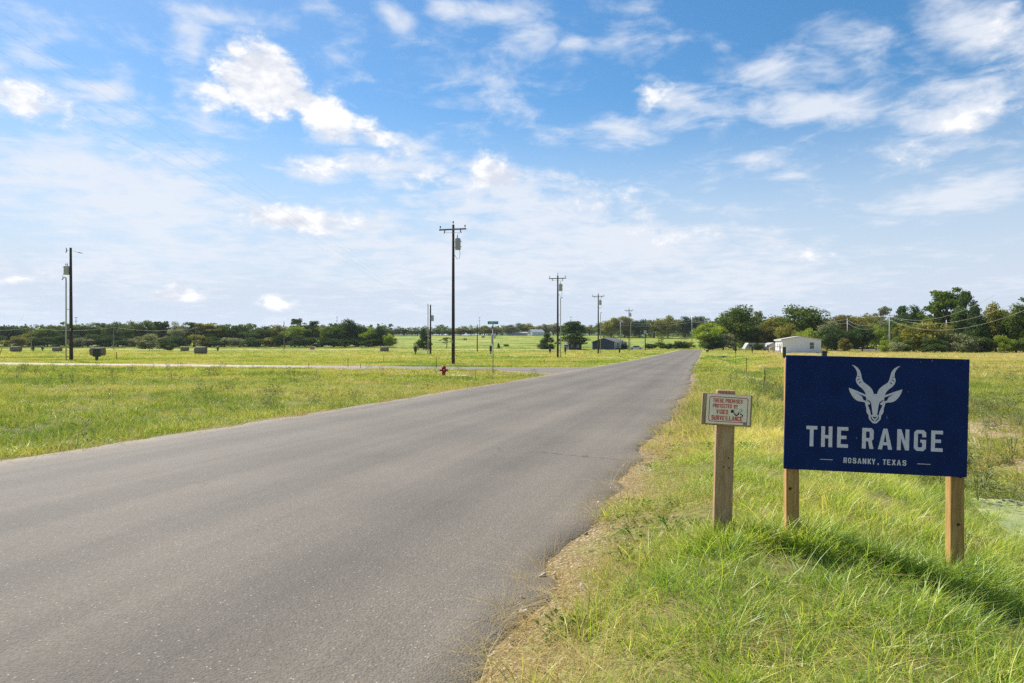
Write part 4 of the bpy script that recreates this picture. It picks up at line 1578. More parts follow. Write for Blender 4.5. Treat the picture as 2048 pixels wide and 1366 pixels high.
def glyph(ch):
    """block capitals in a unit box: returns (outer outlines, holes); stroke about a third of the width"""
    s, h, b = .34, .17, .12       # upright stroke, bar, corner cut
    if ch == 'T':
        return [[(0, 1), (1, 1), (1, 1 - h), (.5 + s / 2, 1 - h), (.5 + s / 2, 0), (.5 - s / 2, 0), (.5 - s / 2, 1 - h), (0, 1 - h)]], []
    if ch == 'H':
        return [[(0, 0), (0, 1), (s, 1), (s, .58), (1 - s, .58), (1 - s, 1), (1, 1), (1, 0), (1 - s, 0), (1 - s, .42), (s, .42), (s, 0)]], []
    if ch == 'E':
        return [[(0, 0), (0, 1), (1, 1), (1, 1 - h), (s, 1 - h), (s, .58), (.85, .58), (.85, .42), (s, .42), (s, h), (1, h), (1, 0)]], []
    if ch == 'L':
        return [[(0, 0), (0, 1), (s, 1), (s, h), (1, h), (1, 0)]], []
    if ch == 'I':
        return [[(.3, 0), (.3, 1), (.7, 1), (.7, 0)]], []
    if ch in 'RPB':
        if ch == 'B':
            return [[(0, 0), (0, 1), (.85, 1), (1, .92), (1, .60), (.90, .52), (1, .43), (1, .08), (.85, 0)]], [[(s, 1 - h), (s, .58), (.66, .58), (.66, 1 - h)], [(s, .43), (s, h), (.66, h), (.66, .43)]]
        out = [(0, 0), (0, 1), (.82, 1), (1, 1 - b), (1, .46 + .02), (.84, .38)]
        out += [(1, 0), (1 - s, 0), (.52, .36), (s, .36), (s, 0)] if ch == 'R' else [(s, .36), (s, 0)]
        return [out], [[(s, 1 - h), (s, .52), (.60, .52), (.66, .56), (.66, .79), (.60, 1 - h)]]
    if ch == 'A':
        return [[(0, 0), (.36, 1), (.64, 1), (1, 0), (.71, 0), (.655, .20), (.345, .20), (.29, 0)]], [[(.395, .35), (.605, .35), (.5, .76)]]
    if ch == 'N':
        return [[(0, 0), (0, 1), (.33, 1), (.68, .42), (.68, 1), (1, 1), (1, 0), (.68, 0), (.32, .58), (.32, 0)]], []
    if ch == 'M':
        return [[(0, 0), (0, 1), (.27, 1), (.5, .5), (.73, 1), (1, 1), (1, 0), (.75, 0), (.75, .58), (.57, .18), (.43, .18), (.25, .58), (.25, 0)]], []
    if ch == 'G':
        return [[(.22, 0), (0, b), (0, 1 - b), (.22, 1), (.78, 1), (1, 1 - b), (1, .66), (.68, .66), (.68, .80), (.60, 1 - h), (.40, 1 - h), (.32, .80), (.32, .20), (.40, h), (.60, h), (.68, .20), (.68, .40), (.52, .40), (.52, .54), (1, .54), (1, b), (.78, 0)]], []
    if ch == 'C':
        return [[(.22, 0), (0, b), (0, 1 - b), (.22, 1), (.78, 1), (1, 1 - b), (1, .66), (.68, .66), (.68, .80), (.60, 1 - h), (.40, 1 - h), (.32, .80), (.32, .20), (.40, h), (.60, h), (.68, .20), (.68, .34), (1, .34), (1, b), (.78, 0)]], []
    if ch == 'O':
        return [[(.22, 0), (0, b), (0, 1 - b), (.22, 1), (.78, 1), (1, 1 - b), (1, b), (.78, 0)]], [[(.40, h), (.32, .22), (.32, .78), (.40, 1 - h), (.60, 1 - h), (.68, .78), (.68, .22), (.60, h)]]
    if ch == 'D':
        return [[(0, 0), (0, 1), (.75, 1), (1, 1 - b), (1, b), (.75, 0)]], [[(s, h), (s, 1 - h), (.58, 1 - h), (.67, .76), (.67, .24), (.58, h)]]
    if ch == 'U':
        return [[(0, 1), (.32, 1), (.32, .22), (.42, h), (.58, h), (.68, .22), (.68, 1), (1, 1), (1, b), (.78, 0), (.22, 0), (0, b)]], []
    if ch == 'S':
        return [[(0, .30), (0, b), (.22, 0), (.78, 0), (1, b), (1, .46), (.84, .58), (.32, .68), (.32, .79), (.40, .84), (.60, .84), (.68, .79), (.68, .70), (1, .70), (1, 1 - b), (.78, 1), (.22, 1), (0, 1 - b), (0, .57), (.16, .46), (.68, .35), (.68, .21), (.60, .16), (.40, .16), (.32, .21), (.32, .30)]], []
    if ch == 'K':
        return [[(0, 0), (0, 1), (.32, 1), (.32, .62), (.64, 1), (1, 1), (.60, .54), (1, 0), (.64, 0), (.38, .36), (.32, .29), (.32, 0)]], []
    if ch == 'Y':
        return [[(0, 1), (.34, 1), (.5, .62), (.66, 1), (1, 1), (.665, .38), (.665, 0), (.335, 0), (.335, .38)]], []
    if ch == 'V':
        return [[(0, 1), (.32, 1), (.5, .30), (.68, 1), (1, 1), (.66, 0), (.34, 0)]], []
    if ch == 'X':
        return [[(0, 0), (.32, .51), (.02, 1), (.36, 1), (.5, .72), (.64, 1), (.98, 1), (.68, .51), (1, 0), (.65, 0), (.5, .30), (.35, 0)]], []
    if ch == ',':
        return [[(.1, 1), (.9, 1), (.9, .35), (.4, 0), (.2, 0), (.45, .40), (.1, .40)]], []
    return [], []


def letter(ch, x0, x1, z0, z1, y, mat, parent, name='letter'):
    o_, h_ = glyph(ch)

    def mp(pl):
        return [(x0 + (x1 - x0) * a, z0 + (z1 - z0) * c) for a, c in pl]
    me = flat_shape([mp(p) for p in o_], [mp(p) for p in h_])
    me.name = name
    me.materials.append(mat)
    o = link(bpy.data.objects.new(name, me))
    o.location = (0, y, 0)
    o.parent = parent
    return o


def word(text, x0, x1, z0, z1, y, mat, parent, gap=.32, space=.55):
    rel = {'I': .45, 'M': 1.3, ',': .4}
    w = [space if c == ' ' else rel.get(c, 1.0) for c in text]
    tot = sum(w) + gap * (len(text) - 1)
    s = (x1 - x0) / tot
    x = x0
    for c, cw in zip(text, w):
        if c != ' ':
            letter(c, x, x + cw * s, z0, z1, y, mat, parent)
        x += (cw + gap) * s


# ------------------------------------------------------------------ the big blue sign
def build_big_sign():
    bl = Vector((1.457, 3.752, .631))
    yaw = R(-8.99)
    g = gz(1.9, 3.68)
    root = empty('entrance_sign', (bl.x, bl.y, g), yaw, 'large navy blue board reading THE RANGE on two tan wooden posts', 'sign')
    bz = bl.z - g
    W, H = .902, .610
    bd = MB().box(0, W, 0, .018, 0, H, .0025).build('board', M_NAVYBOARD, root)
    bd.location = (0, 0, bz)
    bd.rotation_euler = (0, R(1.27), 0)
    for ch, a, b in (('T', .109, .165), ('H', .185, .241), ('E', .265, .320), ('R', .389, .446), ('A', .468, .538), ('N', .561, .620), ('G', .643, .7015), ('E', .7255, .782)):
        letter(ch, a, b, .1270, .2362, -.0012, M_PRINT, bd)
    for ch, a, b in (('R', .2996, .3167), ('O', .3222, .3379), ('S', .3452, .3633), ('A', .3688, .3895), ('N', .3942, .413), ('K', .4192, .4372), ('Y', .4394, .4574),
                     ('T', .4934, .5103), ('E', .515, .5318), ('X', .5372, .5579), ('A', .5622, .5829), ('S', .590, .6085)):
        letter(ch, a, b, .0465, .0752, -.0012, M_PRINT, bd)
    letter(',', .4674, .4746, .0415, .053, -.0012, M_PRINT, bd, 'comma')
    for a, b, z0, z1 in ((.183, .2462, .0588, .0619), (.6611, .7253, .0580, .0611)):
        me = flat_shape([[(a, z0), (b, z0), (b, z1), (a, z1)]])
        me.materials.append(M_PRINT)
        o = link(bpy.data.objects.new('dash', me))
        o.location = (0, -.0012, 0)
        o.parent = bd
    # antelope head, one half traced and mirrored
    ax = .4493
    half = [(0, 416.5), (-8.3, 415.4), (-9.9, 424.5), (-15.1, 437.3), (-23.1, 448.7), (-35.6, 460.1), (-47.9, 468.8), (-57.9, 476.3), (-65.0, 487.8), (-68.7, 499.4), (-70.9, 512.4), (-76.2, 531.8), (-82.6, 543.3), (-91.4, 553.5), (-105.1, 562.3), (-120.6, 567.1), (-109.9, 558.2), (-101.0, 546.7), (-94.6, 533.9), (-91.9, 522.2), (-92.2, 511.8), (-93.3, 505.2), (-96.3, 498.6), (-98.1, 489.4), (-96.6, 480.3), (-92.0, 468.7), (-83.1, 457.3), (-70.7, 447.2), (-59.4, 435.9), (-50.6, 423.1), (-47.1, 410.7), (-76.3, 423.6), (-101.0, 433.7), (-131.9, 444.8), (-127.9, 428.4), (-121.4, 414.3), (-112.5, 398.9), (-102.4, 387.5), (-90.0, 378.8), (-75.2, 374.1), (-60.5, 373.3), (-49.4, 369.3), (-47.9, 356.8), (-43.2, 344.0), (-42.3, 325.8), (-40.4, 316.7), (-30.9, 304.1), (-29.2, 284.6), (-10.5, 263.2), (0, 261.1)]
    holes = [
        [(-99.5, 422.8), (-84.7, 415.5), (-68.6, 409.5), (-45.2, 399.9), (-43.7, 385.6), (-44.7, 377.8), (-58.3, 383.8), (-62.2, 394.1), (-66.0, 401.8), (-80.9, 411.7)],
        [(-40.0, 386.5), (-30.2, 381.4), (-21.9, 372.8), (-18.8, 361.8), (-15.9, 344.9), (-13.6, 326.8), (-10.7, 307.4), (-16.8, 305.4), (-19.9, 303.2), (-21.5, 318.7), (-25.4, 331.6), (-31.8, 347.0), (-36.2, 357.7), (-28.5, 361.4), (-23.6, 360.8), (-26.2, 369.3), (-33.7, 376.8), (-39.2, 381.9)],
        [(-19.8, 301.1), (-17.4, 300.7), (-16.0, 291.6), (-9.7, 282.8), (-2.6, 275.8), (-3.3, 270.0), (-13.3, 278.7), (-20.3, 287.6)],
        [(-41.0, 374.5), (-38.6, 375.9), (-36.8, 372.8), (-39.4, 370.9)],
        [(-92.0, 504.5), (-86.7, 508.0), (-76.8, 504.4), (-85.4, 503.6)],
        [(-91.5, 481.8), (-90.0, 489.7), (-82.7, 494.3), (-72.9, 494.1), (-80.2, 490.7), (-87.0, 487.1)],
        [(-82.6, 468.2), (-81.1, 474.3), (-75.0, 478.9), (-64.1, 479.5), (-72.5, 475.8), (-77.3, 470.5)]]
    nose = [(-9.6, 299.7), (-5.1, 296.5), (0, 294.6), (5.1, 296.5), (9.6, 299.7), (7.5, 291.9), (0, 284.5), (-7.5, 291.9)]

    def mm(pl, sx=1):
        return [(ax + sx * a / 1000, c / 1000) for a, c in pl]
    outer = mm(half) + [(2 * ax - a, c) for a, c in reversed(mm(half)[1:-1])]
    hs = [mm(h) for h in holes] + [mm(h, -1) for h in holes] + [mm(nose)]
    me = flat_shape([outer], hs)
    me.materials.append(M_PRINT)
    em = link(bpy.data.objects.new('antelope_emblem', me))
    em.location = (0, -.0012, 0)
    em.parent = bd
    tag(em, 'pale antelope head with long ringed horns')
    # posts behind the board
    for x0, hgt_, kn in ((.017, bz + H - .02, ((.020, .34), )), (.832, bz + H - .05, ((.046, .43), (.036, .18)))):
        p = MB().box(x0, x0 + .066, .0185, .0845, -.45, hgt_, .003).build('post', M_POST_TAN, root)
        for kx, kz in kn:
            a = MB().tube([(x0 + kx, .0180, kz), (x0 + kx, .0189, kz)], [.0085, .0085], 10)
            a.build('knot', M_KNOT, p)


build_big_sign()


# ------------------------------------------------------------------ the small warning sign
def build_small_sign():
    g = gz(1.155, 3.85)
    root = empty('surveillance_sign', (1.150, 3.82, g), R(-2), 'small cream VIDEO SURVEILLANCE notice on a grey wooden post', 'sign')
    lean = R(1.5)
    post = MB().box(-.049, .049, 0, .045, -.40, 1.047 - g, .003).build('post', M_POST_GREY, root)
    post.rotation_euler = (0, lean, 0)
    for kx, kz in ((-.004, .40), (.024, .395), (.020, .45)):
        MB().tube([(kx, -.0005, kz), (kx, .0005, kz)], [.0045, .0045], 8).build('nail_hole', M_KNOT, post)
    bk = MB().box(-.134, .134, -.019, -.0005, -.086, .086, .002).build('backing_board', M_BACK_WOOD, root)
    bk.location = (.018, 0, .942 - g)
    bk.rotation_euler = (0, R(3.2), 0)
    pn = MB().box(-.112, .124, -.0215, -.0192, -.078, .082, .0008).build('notice_panel', M_PANEL, bk)
    y = -.0222

    def rr(x0, x1, z0, z1, c, n=5):
        pts = []
        for cx, cz, a0 in ((x1 - c, z1 - c, 0), (x0 + c, z1 - c, 90), (x0 + c, z0 + c, 180), (x1 - c, z0 + c, 270)):
            pts += [(cx + c * math.cos(R(a0 + 90 * i / n)), cz + c * math.sin(R(a0 + 90 * i / n))) for i in range(n + 1)]
        return pts
    me = flat_shape([rr(-.098, .111, -.066, .070, .012)], [rr(-.0945, .1075, -.0625, .0665, .009)])
    me.materials.append(M_PRINT_RED)
    b = link(bpy.data.objects.new('red_border', me))
    b.location = (0, y, 0)
    b.parent = pn
    word('THESE PREMISES', -.078, .080, .038, .060, y, M_PRINT_RED, pn, .22)
    word('PROTECTED BY', -.078, .056, .010, .031, y, M_PRINT_RED, pn, .22)
    word('VIDEO', -.058, .006, -.024, .001, y, M_PRINT_RED, pn, .2)
    word('SURVEILLANCE', -.082, .084, -.057, -.032, y, M_PRINT_RED, pn, .18)
    # camera drawing: lens, shade, mount
    circ = [(.028 + .009 * math.cos(a), -.006 + .009 * math.sin(a)) for a in np.linspace(0, 2 * PI, 14, endpoint=False)]
    hook = [(.034, -.014), (.040, -.012), (.044, -.020), (.052, -.023), (.057, -.019), (.060, -.010), (.066, -.011), (.084, .004), (.083, .001), (.066, -.014), (.062, -.024), (.053, -.030), (.043, -.028)]
    base = [(.068, -.018), (.075, -.014), (.077, -.018), (.084, -.020), (.088, -.026), (.085, -.031), (.077, -.031), (.079, -.028), (.083, -.027), (.080, -.024), (.072, -.022)]
    for i, pl in enumerate((circ, hook, base)):
        me = flat_shape([pl])
        me.materials.append(M_PRINT_BLACK)
        o = link(bpy.data.objects.new(('lens', 'camera_body', 'camera_mount')[i], me))
        o.location = (0, y, 0)
        o.parent = pn
    body = [(.034, .003), (.048, .009), (.080, .010), (.082, .007), (.060, -.007), (.057, -.014), (.050, -.018), (.044, -.013), (.040, -.004)]
    inner = [(.0365, .0025), (.0485, .0075), (.077, .0085), (.0585, -.0065), (.0555, -.012), (.050, -.0155), (.0455, -.0115), (.0415, -.0035)]
    me = flat_shape([body], [inner])
    me.materials.append(plain('print_grey', (.42, .41, .38), .5))
    o = link(bpy.data.objects.new('camera_outline', me))
    o.location = (0, y, 0)
    o.parent = pn
    me = flat_shape([[(.090, -.076), (.110, -.076), (.110, -.062), (.090, -.062)]])
    me.materials.append(plain('print_smudge', (.22, .24, .20), .6, 0, .5, 200))
    o = link(bpy.data.objects.new('maker_mark', me))
    o.location = (0, y - .0003, 0)
    o.parent = pn


build_small_sign()


# ------------------------------------------------------------------ utility poles
def make_pole(px, y, ytop, label, arms=True, transf=1, riser=None, group='crossarm poles along the road', arm_rot=-15, r0=.15, r1=.105):
    p = at(px, y)
    h = hgt(ytop, y) - p.z
    t = empty('utility_pole', p, R(arm_rot), label, 'utility pole', group)
    b = MB().tube([(0, 0, -.3), (0, 0, .02), (0, 0, h * .5), (0, 0, h)], [r0, r0, (r0 + r1) / 2, r1], 12)
    b.build('pole', M_POLE, t)
    if arms:
        za = h - .42
        arm = MB().box(-1.22, 1.22, -r1 - .10, -r1, za - .06, za + .06, .008).build('crossarm', M_ARM, t)
        for sx in (-1, 1):
            MB().box(sx * .03, sx * .72, -r1 - .118, -r1 - .105, za - .30, za - .27).xform(Matrix.Identity(4)).build('brace', M_STEEL, t)
            ins = MB().lathe([(.015, za + .06), (.015, za + .17), (.055, za + .18), (.075, za + .22), (.045, za + .25), (.060, za + .28), (.035, za + .34), (.02, za + .36)], sx * 1.12, -r1 - .05, 10)
            ins.build('insulator', M_PORC, t)
            MB().tube([(sx * .72, -r1 - .06, za - .06), (sx * .72, -r1 - .06, za - .20), (sx * .80, -r1 - .06, za - .34)], [.045, .05, .03], 8).build('cutout_fuse', M_PORC, t)
        MB().lathe([(.015, h), (.015, h + .14), (.055, h + .15), (.075, h + .20), (.045, h + .23), (.06, h + .27), (.03, h + .34)], 0, 0, 10).build('insulator', M_PORC, t)
    if transf:
        zt = h - 2.15 if arms else h - 2.9
        cx = .42 * (1 if transf > 0 else -1)
        s = 1.0
        body = MB().lathe([(.20, zt - .02), (.235, zt), (.235, zt + .86), (.245, zt + .88), (.20, zt + .96), (.05, zt + 1.0)], cx, 0, 18).build('transformer', M_TRANSF, t)
        MB().lathe([(.03, zt + .98), (.05, zt + 1.02), (.03, zt + 1.10), (.05, zt + 1.14), (.03, zt + 1.22), (.015, zt + 1.34)], cx - .06, .05, 10).build('bushing', M_PORC, body)
        for zz in (.18, .64):
            MB().box(min(0, cx), max(0, cx), -.03, .03, zt + zz, zt + zz + .05).build('bracket', M_STEEL, body)
            MB().tube([(cx + .22 * s, -.02, zt + zz + .05), (cx + .34 * s, -.02, zt + zz + .05)], .028, 8).build('terminal', M_PORC, body)
        if arms:
            MB().tube([(cx + .15, 0, zt), (cx + .20, 0, zt - .35), (cx + .12, 0, zt - .75), (cx - .06, 0, zt - .80), (.12, 0, zt - .45)], .018, 6).build('service_cable', M_CABLE, t)
            MB().tube([(cx - .06, .02, zt + 1.33), (.72, -r1 - .06, h - .78)], .010, 5).build('jumper_wire', M_CABLE, t)
    MB().box(-.02, .02, -r0 * .98 - .004, -r0 * .93, 1.9, 2.15).build('pole_tag', M_STEEL, t)
    if riser:
        dx, zt = riser
        pts = [(dx, 0, -.2), (dx, 0, zt)] + [(dx + (.10 - .10 * math.cos(a)) * math.copysign(1, -dx if dx < 0 else 1) * (-1 if dx < 0 else 1), 0, zt + .10 * math.sin(a)) for a in (R(45), R(90), R(135))]
        if dx < 0:
            pts = [(dx, 0, -.2), (dx, 0, zt), (dx - .06, 0, zt + .16), (dx - .22, 0, zt + .20), (dx - .40, 0, zt + .08), (dx - .48, 0, zt - .12)]
        else:
            pts = [(dx, 0, -.2), (dx, 0, zt), (dx + .05, 0, zt + .13), (dx + .17, 0, zt + .16), (dx + .27, 0, zt + .05)]
        MB().tube(pts, [.06] * 2 + [.055] * (len(pts) - 2), 8).build('conduit_riser', M_PIPE, t)
        for zz in (1.0, 3.5, 6.0):
            if zz < zt:
                MB().box(min(0, dx), max(0, dx), -.015, .015, zz, zz + .04).build('standoff', M_STEEL, t)
    return t, p, h


POLES = {}
POLES['a'] = make_pole(906.5, 60, 449.5, 'nearest tall pole with crossarm and grey transformer behind the red hydrant')
POLES['b'] = make_pole(1115.5, 97.6, 551, 'second tall crossarm pole with transformer and conduit, right of the street sign', riser=(.40, 8.3))
POLES['c'] = make_pole(1196.5, 141, 588.5, 'third crossarm pole with transformer, in front of the dark blue house', riser=(.45, 8.2))
POLES['d'] = make_pole(1258, 200, 618, 'farthest crossarm pole, near the parked silver car', riser=(.48, 8.0))


def plain_pole(px, y, ytop, label, r=.12, mat=None, box=0, arm=0, tx=0, riser=None, group='thin poles in the distance'):
    p = at(px, y)
    h = hgt(ytop, y) - p.z
    t = empty('utility_pole', p, 0, label, 'utility pole', group)
    MB().tube([(0, 0, -.3), (0, 0, h * .5), (0, 0, h)], [r, r * .9, r * .75], 10).build('pole', mat or M_POLE, t)
    if arm:
        MB().box(-arm, arm, -r - .08, -r, h - .5, h - .4).build('crossarm', M_ARM, t)
        for sx in (-1, 0, 1):
            MB().lathe([(.03, h - .4), (.06, h - .3), (.03, h - .12)], sx * arm * .9, -r - .04, 8).build('insulator', M_PORC, t)
    if box:
        MB().box(-.45, .35, -.35, -r, box - .55, box + .45, .05).build('equipment_box', M_TRANSF, t)
    if tx:
        zt = h - 3.0
        c = MB().lathe([(.24, zt), (.26, zt + .05), (.26, zt + .95), (.2, zt + 1.05), (.05, zt + 1.1)], .36, -.1, 14).build('transformer', M_TRANSF, t)
        MB().box(0, .3, -.14, -.08, zt + .4, zt + .5).build('bracket', M_STEEL, c)
    if riser:
        MB().tube([(riser[0], -.05, -.2), (riser[0], -.05, riser[1]), (riser[0] - .1, -.05, riser[1] + .12)], .075, 8).build('conduit_riser', M_PIPE, t)
        MB().box(min(0, riser[0]), max(0, riser[0]), -.065, -.035, 2.0, 2.05).build('standoff', M_STEEL, t)
    return t, p, h


def build_left_pole():
    y = 75.0
    p = at(142.5, y)
    h = hgt(495.5, y) - p.z
    t = empty('utility_pole', p, 0, 'tall dark pole with transformer can and gooseneck conduit left beyond the side street', 'utility pole')
    MB().tube([(0, 0, -.3), (0, 0, .02), (-.03, 0, h * .5), (-.06, 0, h)], [.185, .185, .15, .115], 12).build('pole', M_POLE, t)
    zt = hgt(549.5, y) - p.z
    body = MB().lathe([(.27, zt), (.30, zt + .03), (.30, zt + .86), (.31, zt + .88), (.28, zt + .92)], -.46, -.02, 18).build('transformer', M_TRANSF, t)
    for q in (-.55, -.38):
        MB().lathe([(.03, zt + .92), (.05, zt + .97), (.03, zt + 1.04), (.05, zt + 1.08), (.02, zt + 1.22)], q, -.05, 10).build('bushing', M_PORC, body)
    MB().box(-.30, -.05, -.03, .03, zt + .6, zt + .66).build('bracket', M_STEEL, body)
    MB().tube([(-.76, -.02, zt + .80), (-.92, -.02, zt + .82)], .03, 8).build('terminal', M_PORC, body)
    MB().tube([(-.74, 0, zt + .7), (-.80, 0, zt + .2), (-.95, 0, zt - .3)], .015, 5).build('service_cable', M_CABLE, t)
    zr = hgt(556, y) - p.z
    pts = [(-.52, -.05, -.3), (-.52, -.05, zr - .25), (-.54, -.05, zr), (-.66, -.05, zr + .10), (-.80, -.05, zr + .05), (-.95, -.05, zr - .22)]
    MB().tube(pts, [.07, .07, .07, .065, .06, .055], 10).build('conduit_riser', M_PIPE, t)
    for zz in (2.2, 5.5):
        MB().box(-.52, -.1, -.04, -.01, zz, zz + .05).build('standoff', M_STEEL, t)
    zc = hgt(501, y) - p.z
    MB().tube([(-.06, 0, zc), (-.50, 0, zc + .05)], .022, 6).build('cutout_bracket', M_STEEL, t)
    MB().tube([(-.56, 0, zc + .30), (-.48, 0, zc + .02), (-.58, 0, zc - .25)], [.03, .06, .04], 8).build('cutout_fuse', M_PORC, t)
    MB().tube([(.50, 0, zc - .12), (.75, 0, zc - .20), (1.20, 0, zc - .30)], [.025, .045, .03], 8).build('dead_end_insulator', M_PORC, t)
    MB().tube([(-.04, 0, zc), (.50, 0, zc - .12)], .012, 5).build('jumper_wire', M_CABLE, t)
    MB().box(-.03, .03, -.19, -.175, 3.2, 3.5).build('pole_tag', M_SIGNWHITE, t)


build_left_pole()
plain_pole(861, 128, 609.5, 'dark pole with a transformer and conduit left of the nearest crossarm pole', .16, tx=1, riser=(-.45, 9.2))
plain_pole(62.5, 228, 649, 'grey pole at the far left in front of the wood', .14, M_ARM)
plain_pole(227.5, 228, 650, 'grey pole right of the tall left pole, in front of the wood', .13, M_ARM)
plain_pole(391, 222, 654, 'reddish grey pole rising behind the right hand hay bale pair', .14, M_ARM)
plain_pole(568, 228, 643, 'brownish pole in front of the yellow green tree of the left wood', .15, M_ARM)
plain_pole(954.5, 190, 649, 'thin dark pole left of the street sign', .15)
plain_pole(1290.5, 205, 638, 'dark pole carrying a pale box, right of the farthest crossarm pole', .14, box=hgt(664, 205) - at(1290, 205).z)
plain_pole(1409, 226, 640, 'brown pole standing by the end of the road', .12, M_ARM, arm=0)
plain_pole(1384, 330, 632, 'pale pole at the top of the pale field', .20, M_STEEL, arm=1.0)
W1 = plain_pole(1695, 205, 637, 'pale pole right of the white house', .17, M_PIPE, arm=1.3, group='pale poles carrying the wires at right')
W2 = plain_pole(1779, 172, 627, 'pale wire pole by the bushes right of the gap', .16, M_PIPE, arm=1.2, group='pale poles carrying the wires at right')
plain_pole(1893, 160, 640, 'short pale pole half hidden in the thicket at right', .13, M_PIPE, group='pale poles carrying the wires at right')
plain_pole(1241, 330, 643, 'faint pale pole behind the farthest crossarm pole', .18, M_PIPE)


def mast(px, y, ytop, r, label):
    p = at(px, y)
    h = hgt(ytop, y) - p.z
    t = empty('radio_mast', p, 0, label, 'mast', 'masts above the woods')
    MB().tube([(0, 0, 0), (0, 0, h)], [r, r * .5], 6).build('shaft', M_STEEL, t)
    for q in (.55, .8, .97):
        MB().box(-r * 3, r * 3, -r, r, h * q, h * q + .25).build('antenna', M_STEEL, t)


mast(959, 620, 634, .30, 'thin radio mast over the ridge wood left of the street sign')
mast(152, 420, 634, .28, 'short mast top just right of the tall left pole')
mast(674, 420, 633, .20, 'thin mast above the broadest dark oak')
mast(1141.5, 620, 633, .40, 'mast above the ragged pine')


# ------------------------------------------------------------------ wires
def wire(a, b, sag, label, r=.022, group=None, n=18):
    a, b = Vector(a), Vector(b)
    pts = [a.lerp(b, i / n) - Vector((0, 0, 4 * sag * (i / n) * (1 - i / n))) for i in range(n + 1)]
    o = MB().tube([p - a for p in pts], r, 5).build('power_line', M_WIRE)
    o.location = a
    return tag(o, label, 'wire', group)


def P3(px, py, y):
    return Vector(((px - 1024) / F_PX * y, y, hgt(py, y)))


wire(P3(1695, 640, 205), P3(1779, 631, 172), 2.0, 'upper wire between the two pale poles right of the white house', .022)
wire(P3(1695, 646, 205), P3(1779, 638, 172), 2.2, 'lower wire between the two pale poles right of the white house', .022)
wire(P3(1779, 631, 172), P3(1990, 590, 112), 2.4, 'upper wire from the wire pole toward the right edge', .02)
wire(P3(1779, 633, 172), P3(2100, 572, 100), 3.4, 'middle wire from the wire pole toward the right edge', .02)
wire(P3(1779, 640, 172), P3(2100, 598, 100), 3.4, 'lower wire from the wire pole toward the right edge', .02)
wire(P3(1384, 640, 330), P3(1695, 639, 205), 2.4, 'upper wire crossing in front of the camper oaks', .032)
wire(P3(1384, 643, 330), P3(1695, 646, 205), 2.4, 'lower wire crossing in front of the camper oaks', .032)
wire(P3(1241, 645, 330), P3(1384, 640, 330), 1.2, 'upper wire strung across the far ridge wood', .05)
wire(P3(1241, 650, 330), P3(1384, 644, 330), 1.2, 'lower wire strung across the far ridge wood', .05)
wire(P3(62.5, 656, 228), P3(227.5, 655, 228), .9, 'wire between the two grey poles at far left', .03)
wire(P3(227.5, 655, 228), P3(391, 657, 222), .9, 'wire between the right grey pole and the pole behind the hay bales', .03)
wire(P3(-120, 656, 228), P3(62.5, 656, 228), .9, 'wire leaving the view at far left', .03)
_q = P3(861, 612, 128)
for i, (py, lb) in enumerate(((30, 'top'), (63, 'second'), (107, 'third'), (145, 'lowest'))):
    e = P3(0, py, 34.0)
    q = _q - Vector((0, 0, i * .35))
    wire(e + (e - q) * .12, q, -.3, f'{lb} of four faint wires slanting down across the upper left sky', .003, 'faint wires at upper left', 40)


# ------------------------------------------------------------------ hydrant, street signs, boxes, stakes
def build_hydrant():
    p = at(887.5, 37.6)
    t = empty('fire_hydrant', p, R(20), 'red fire hydrant in the grass near the side street', 'hydrant')
    MB().lathe([(.15, -.05), (.15, .03), (.105, .05), (.10, .10), (.10, .40), (.115, .42), (.115, .45), (.10, .47)], 0, 0, 18).build('barrel', M_RED, t)
    MB().lathe([(.135, .47), (.135, .495), (.115, .51), (.10, .55), (.06, .60), (.03, .615)], 0, 0, 18).build('bonnet', M_RED, t)
    MB().lathe([(.028, .615), (.028, .665), (.015, .675)], 0, 0, 5).build('operating_nut', M_REDDK, t)
    for sx in (-1, 1):
        n = MB().tube([(sx * .08, 0, .36), (sx * .17, 0, .36)], .055, 12).build('side_outlet', M_RED, t)
        MB().tube([(sx * .165, 0, .36), (sx * .205, 0, .36), (sx * .225, 0, .36)], [.065, .065, .025], 12).build('cap', M_REDDK, n)
    n = MB().tube([(0, -.08, .33), (0, -.18, .33)], .075, 14).build('pumper_outlet', M_RED, t)
    MB().tube([(0, -.175, .33), (0, -.22, .33), (0, -.245, .33)], [.085, .085, .03], 14).build('cap', M_REDDK, n)
    MB().lathe([(.155, .02), (.155, .05)], 0, 0, 18).build('flange', M_REDDK, t)
    # concrete pad behind
    p2 = at(908, 38.8)
    o = MB().box(-.75, .75, -.75, .75, -.05, .03, .01).build('concrete_pad', M_CONCRETE)
    o.location = p2
    o.rotation_euler = (0, 0, R(-18))
    tag(o, 'pale concrete pad in the grass right of the hydrant', 'slab')


build_hydrant()


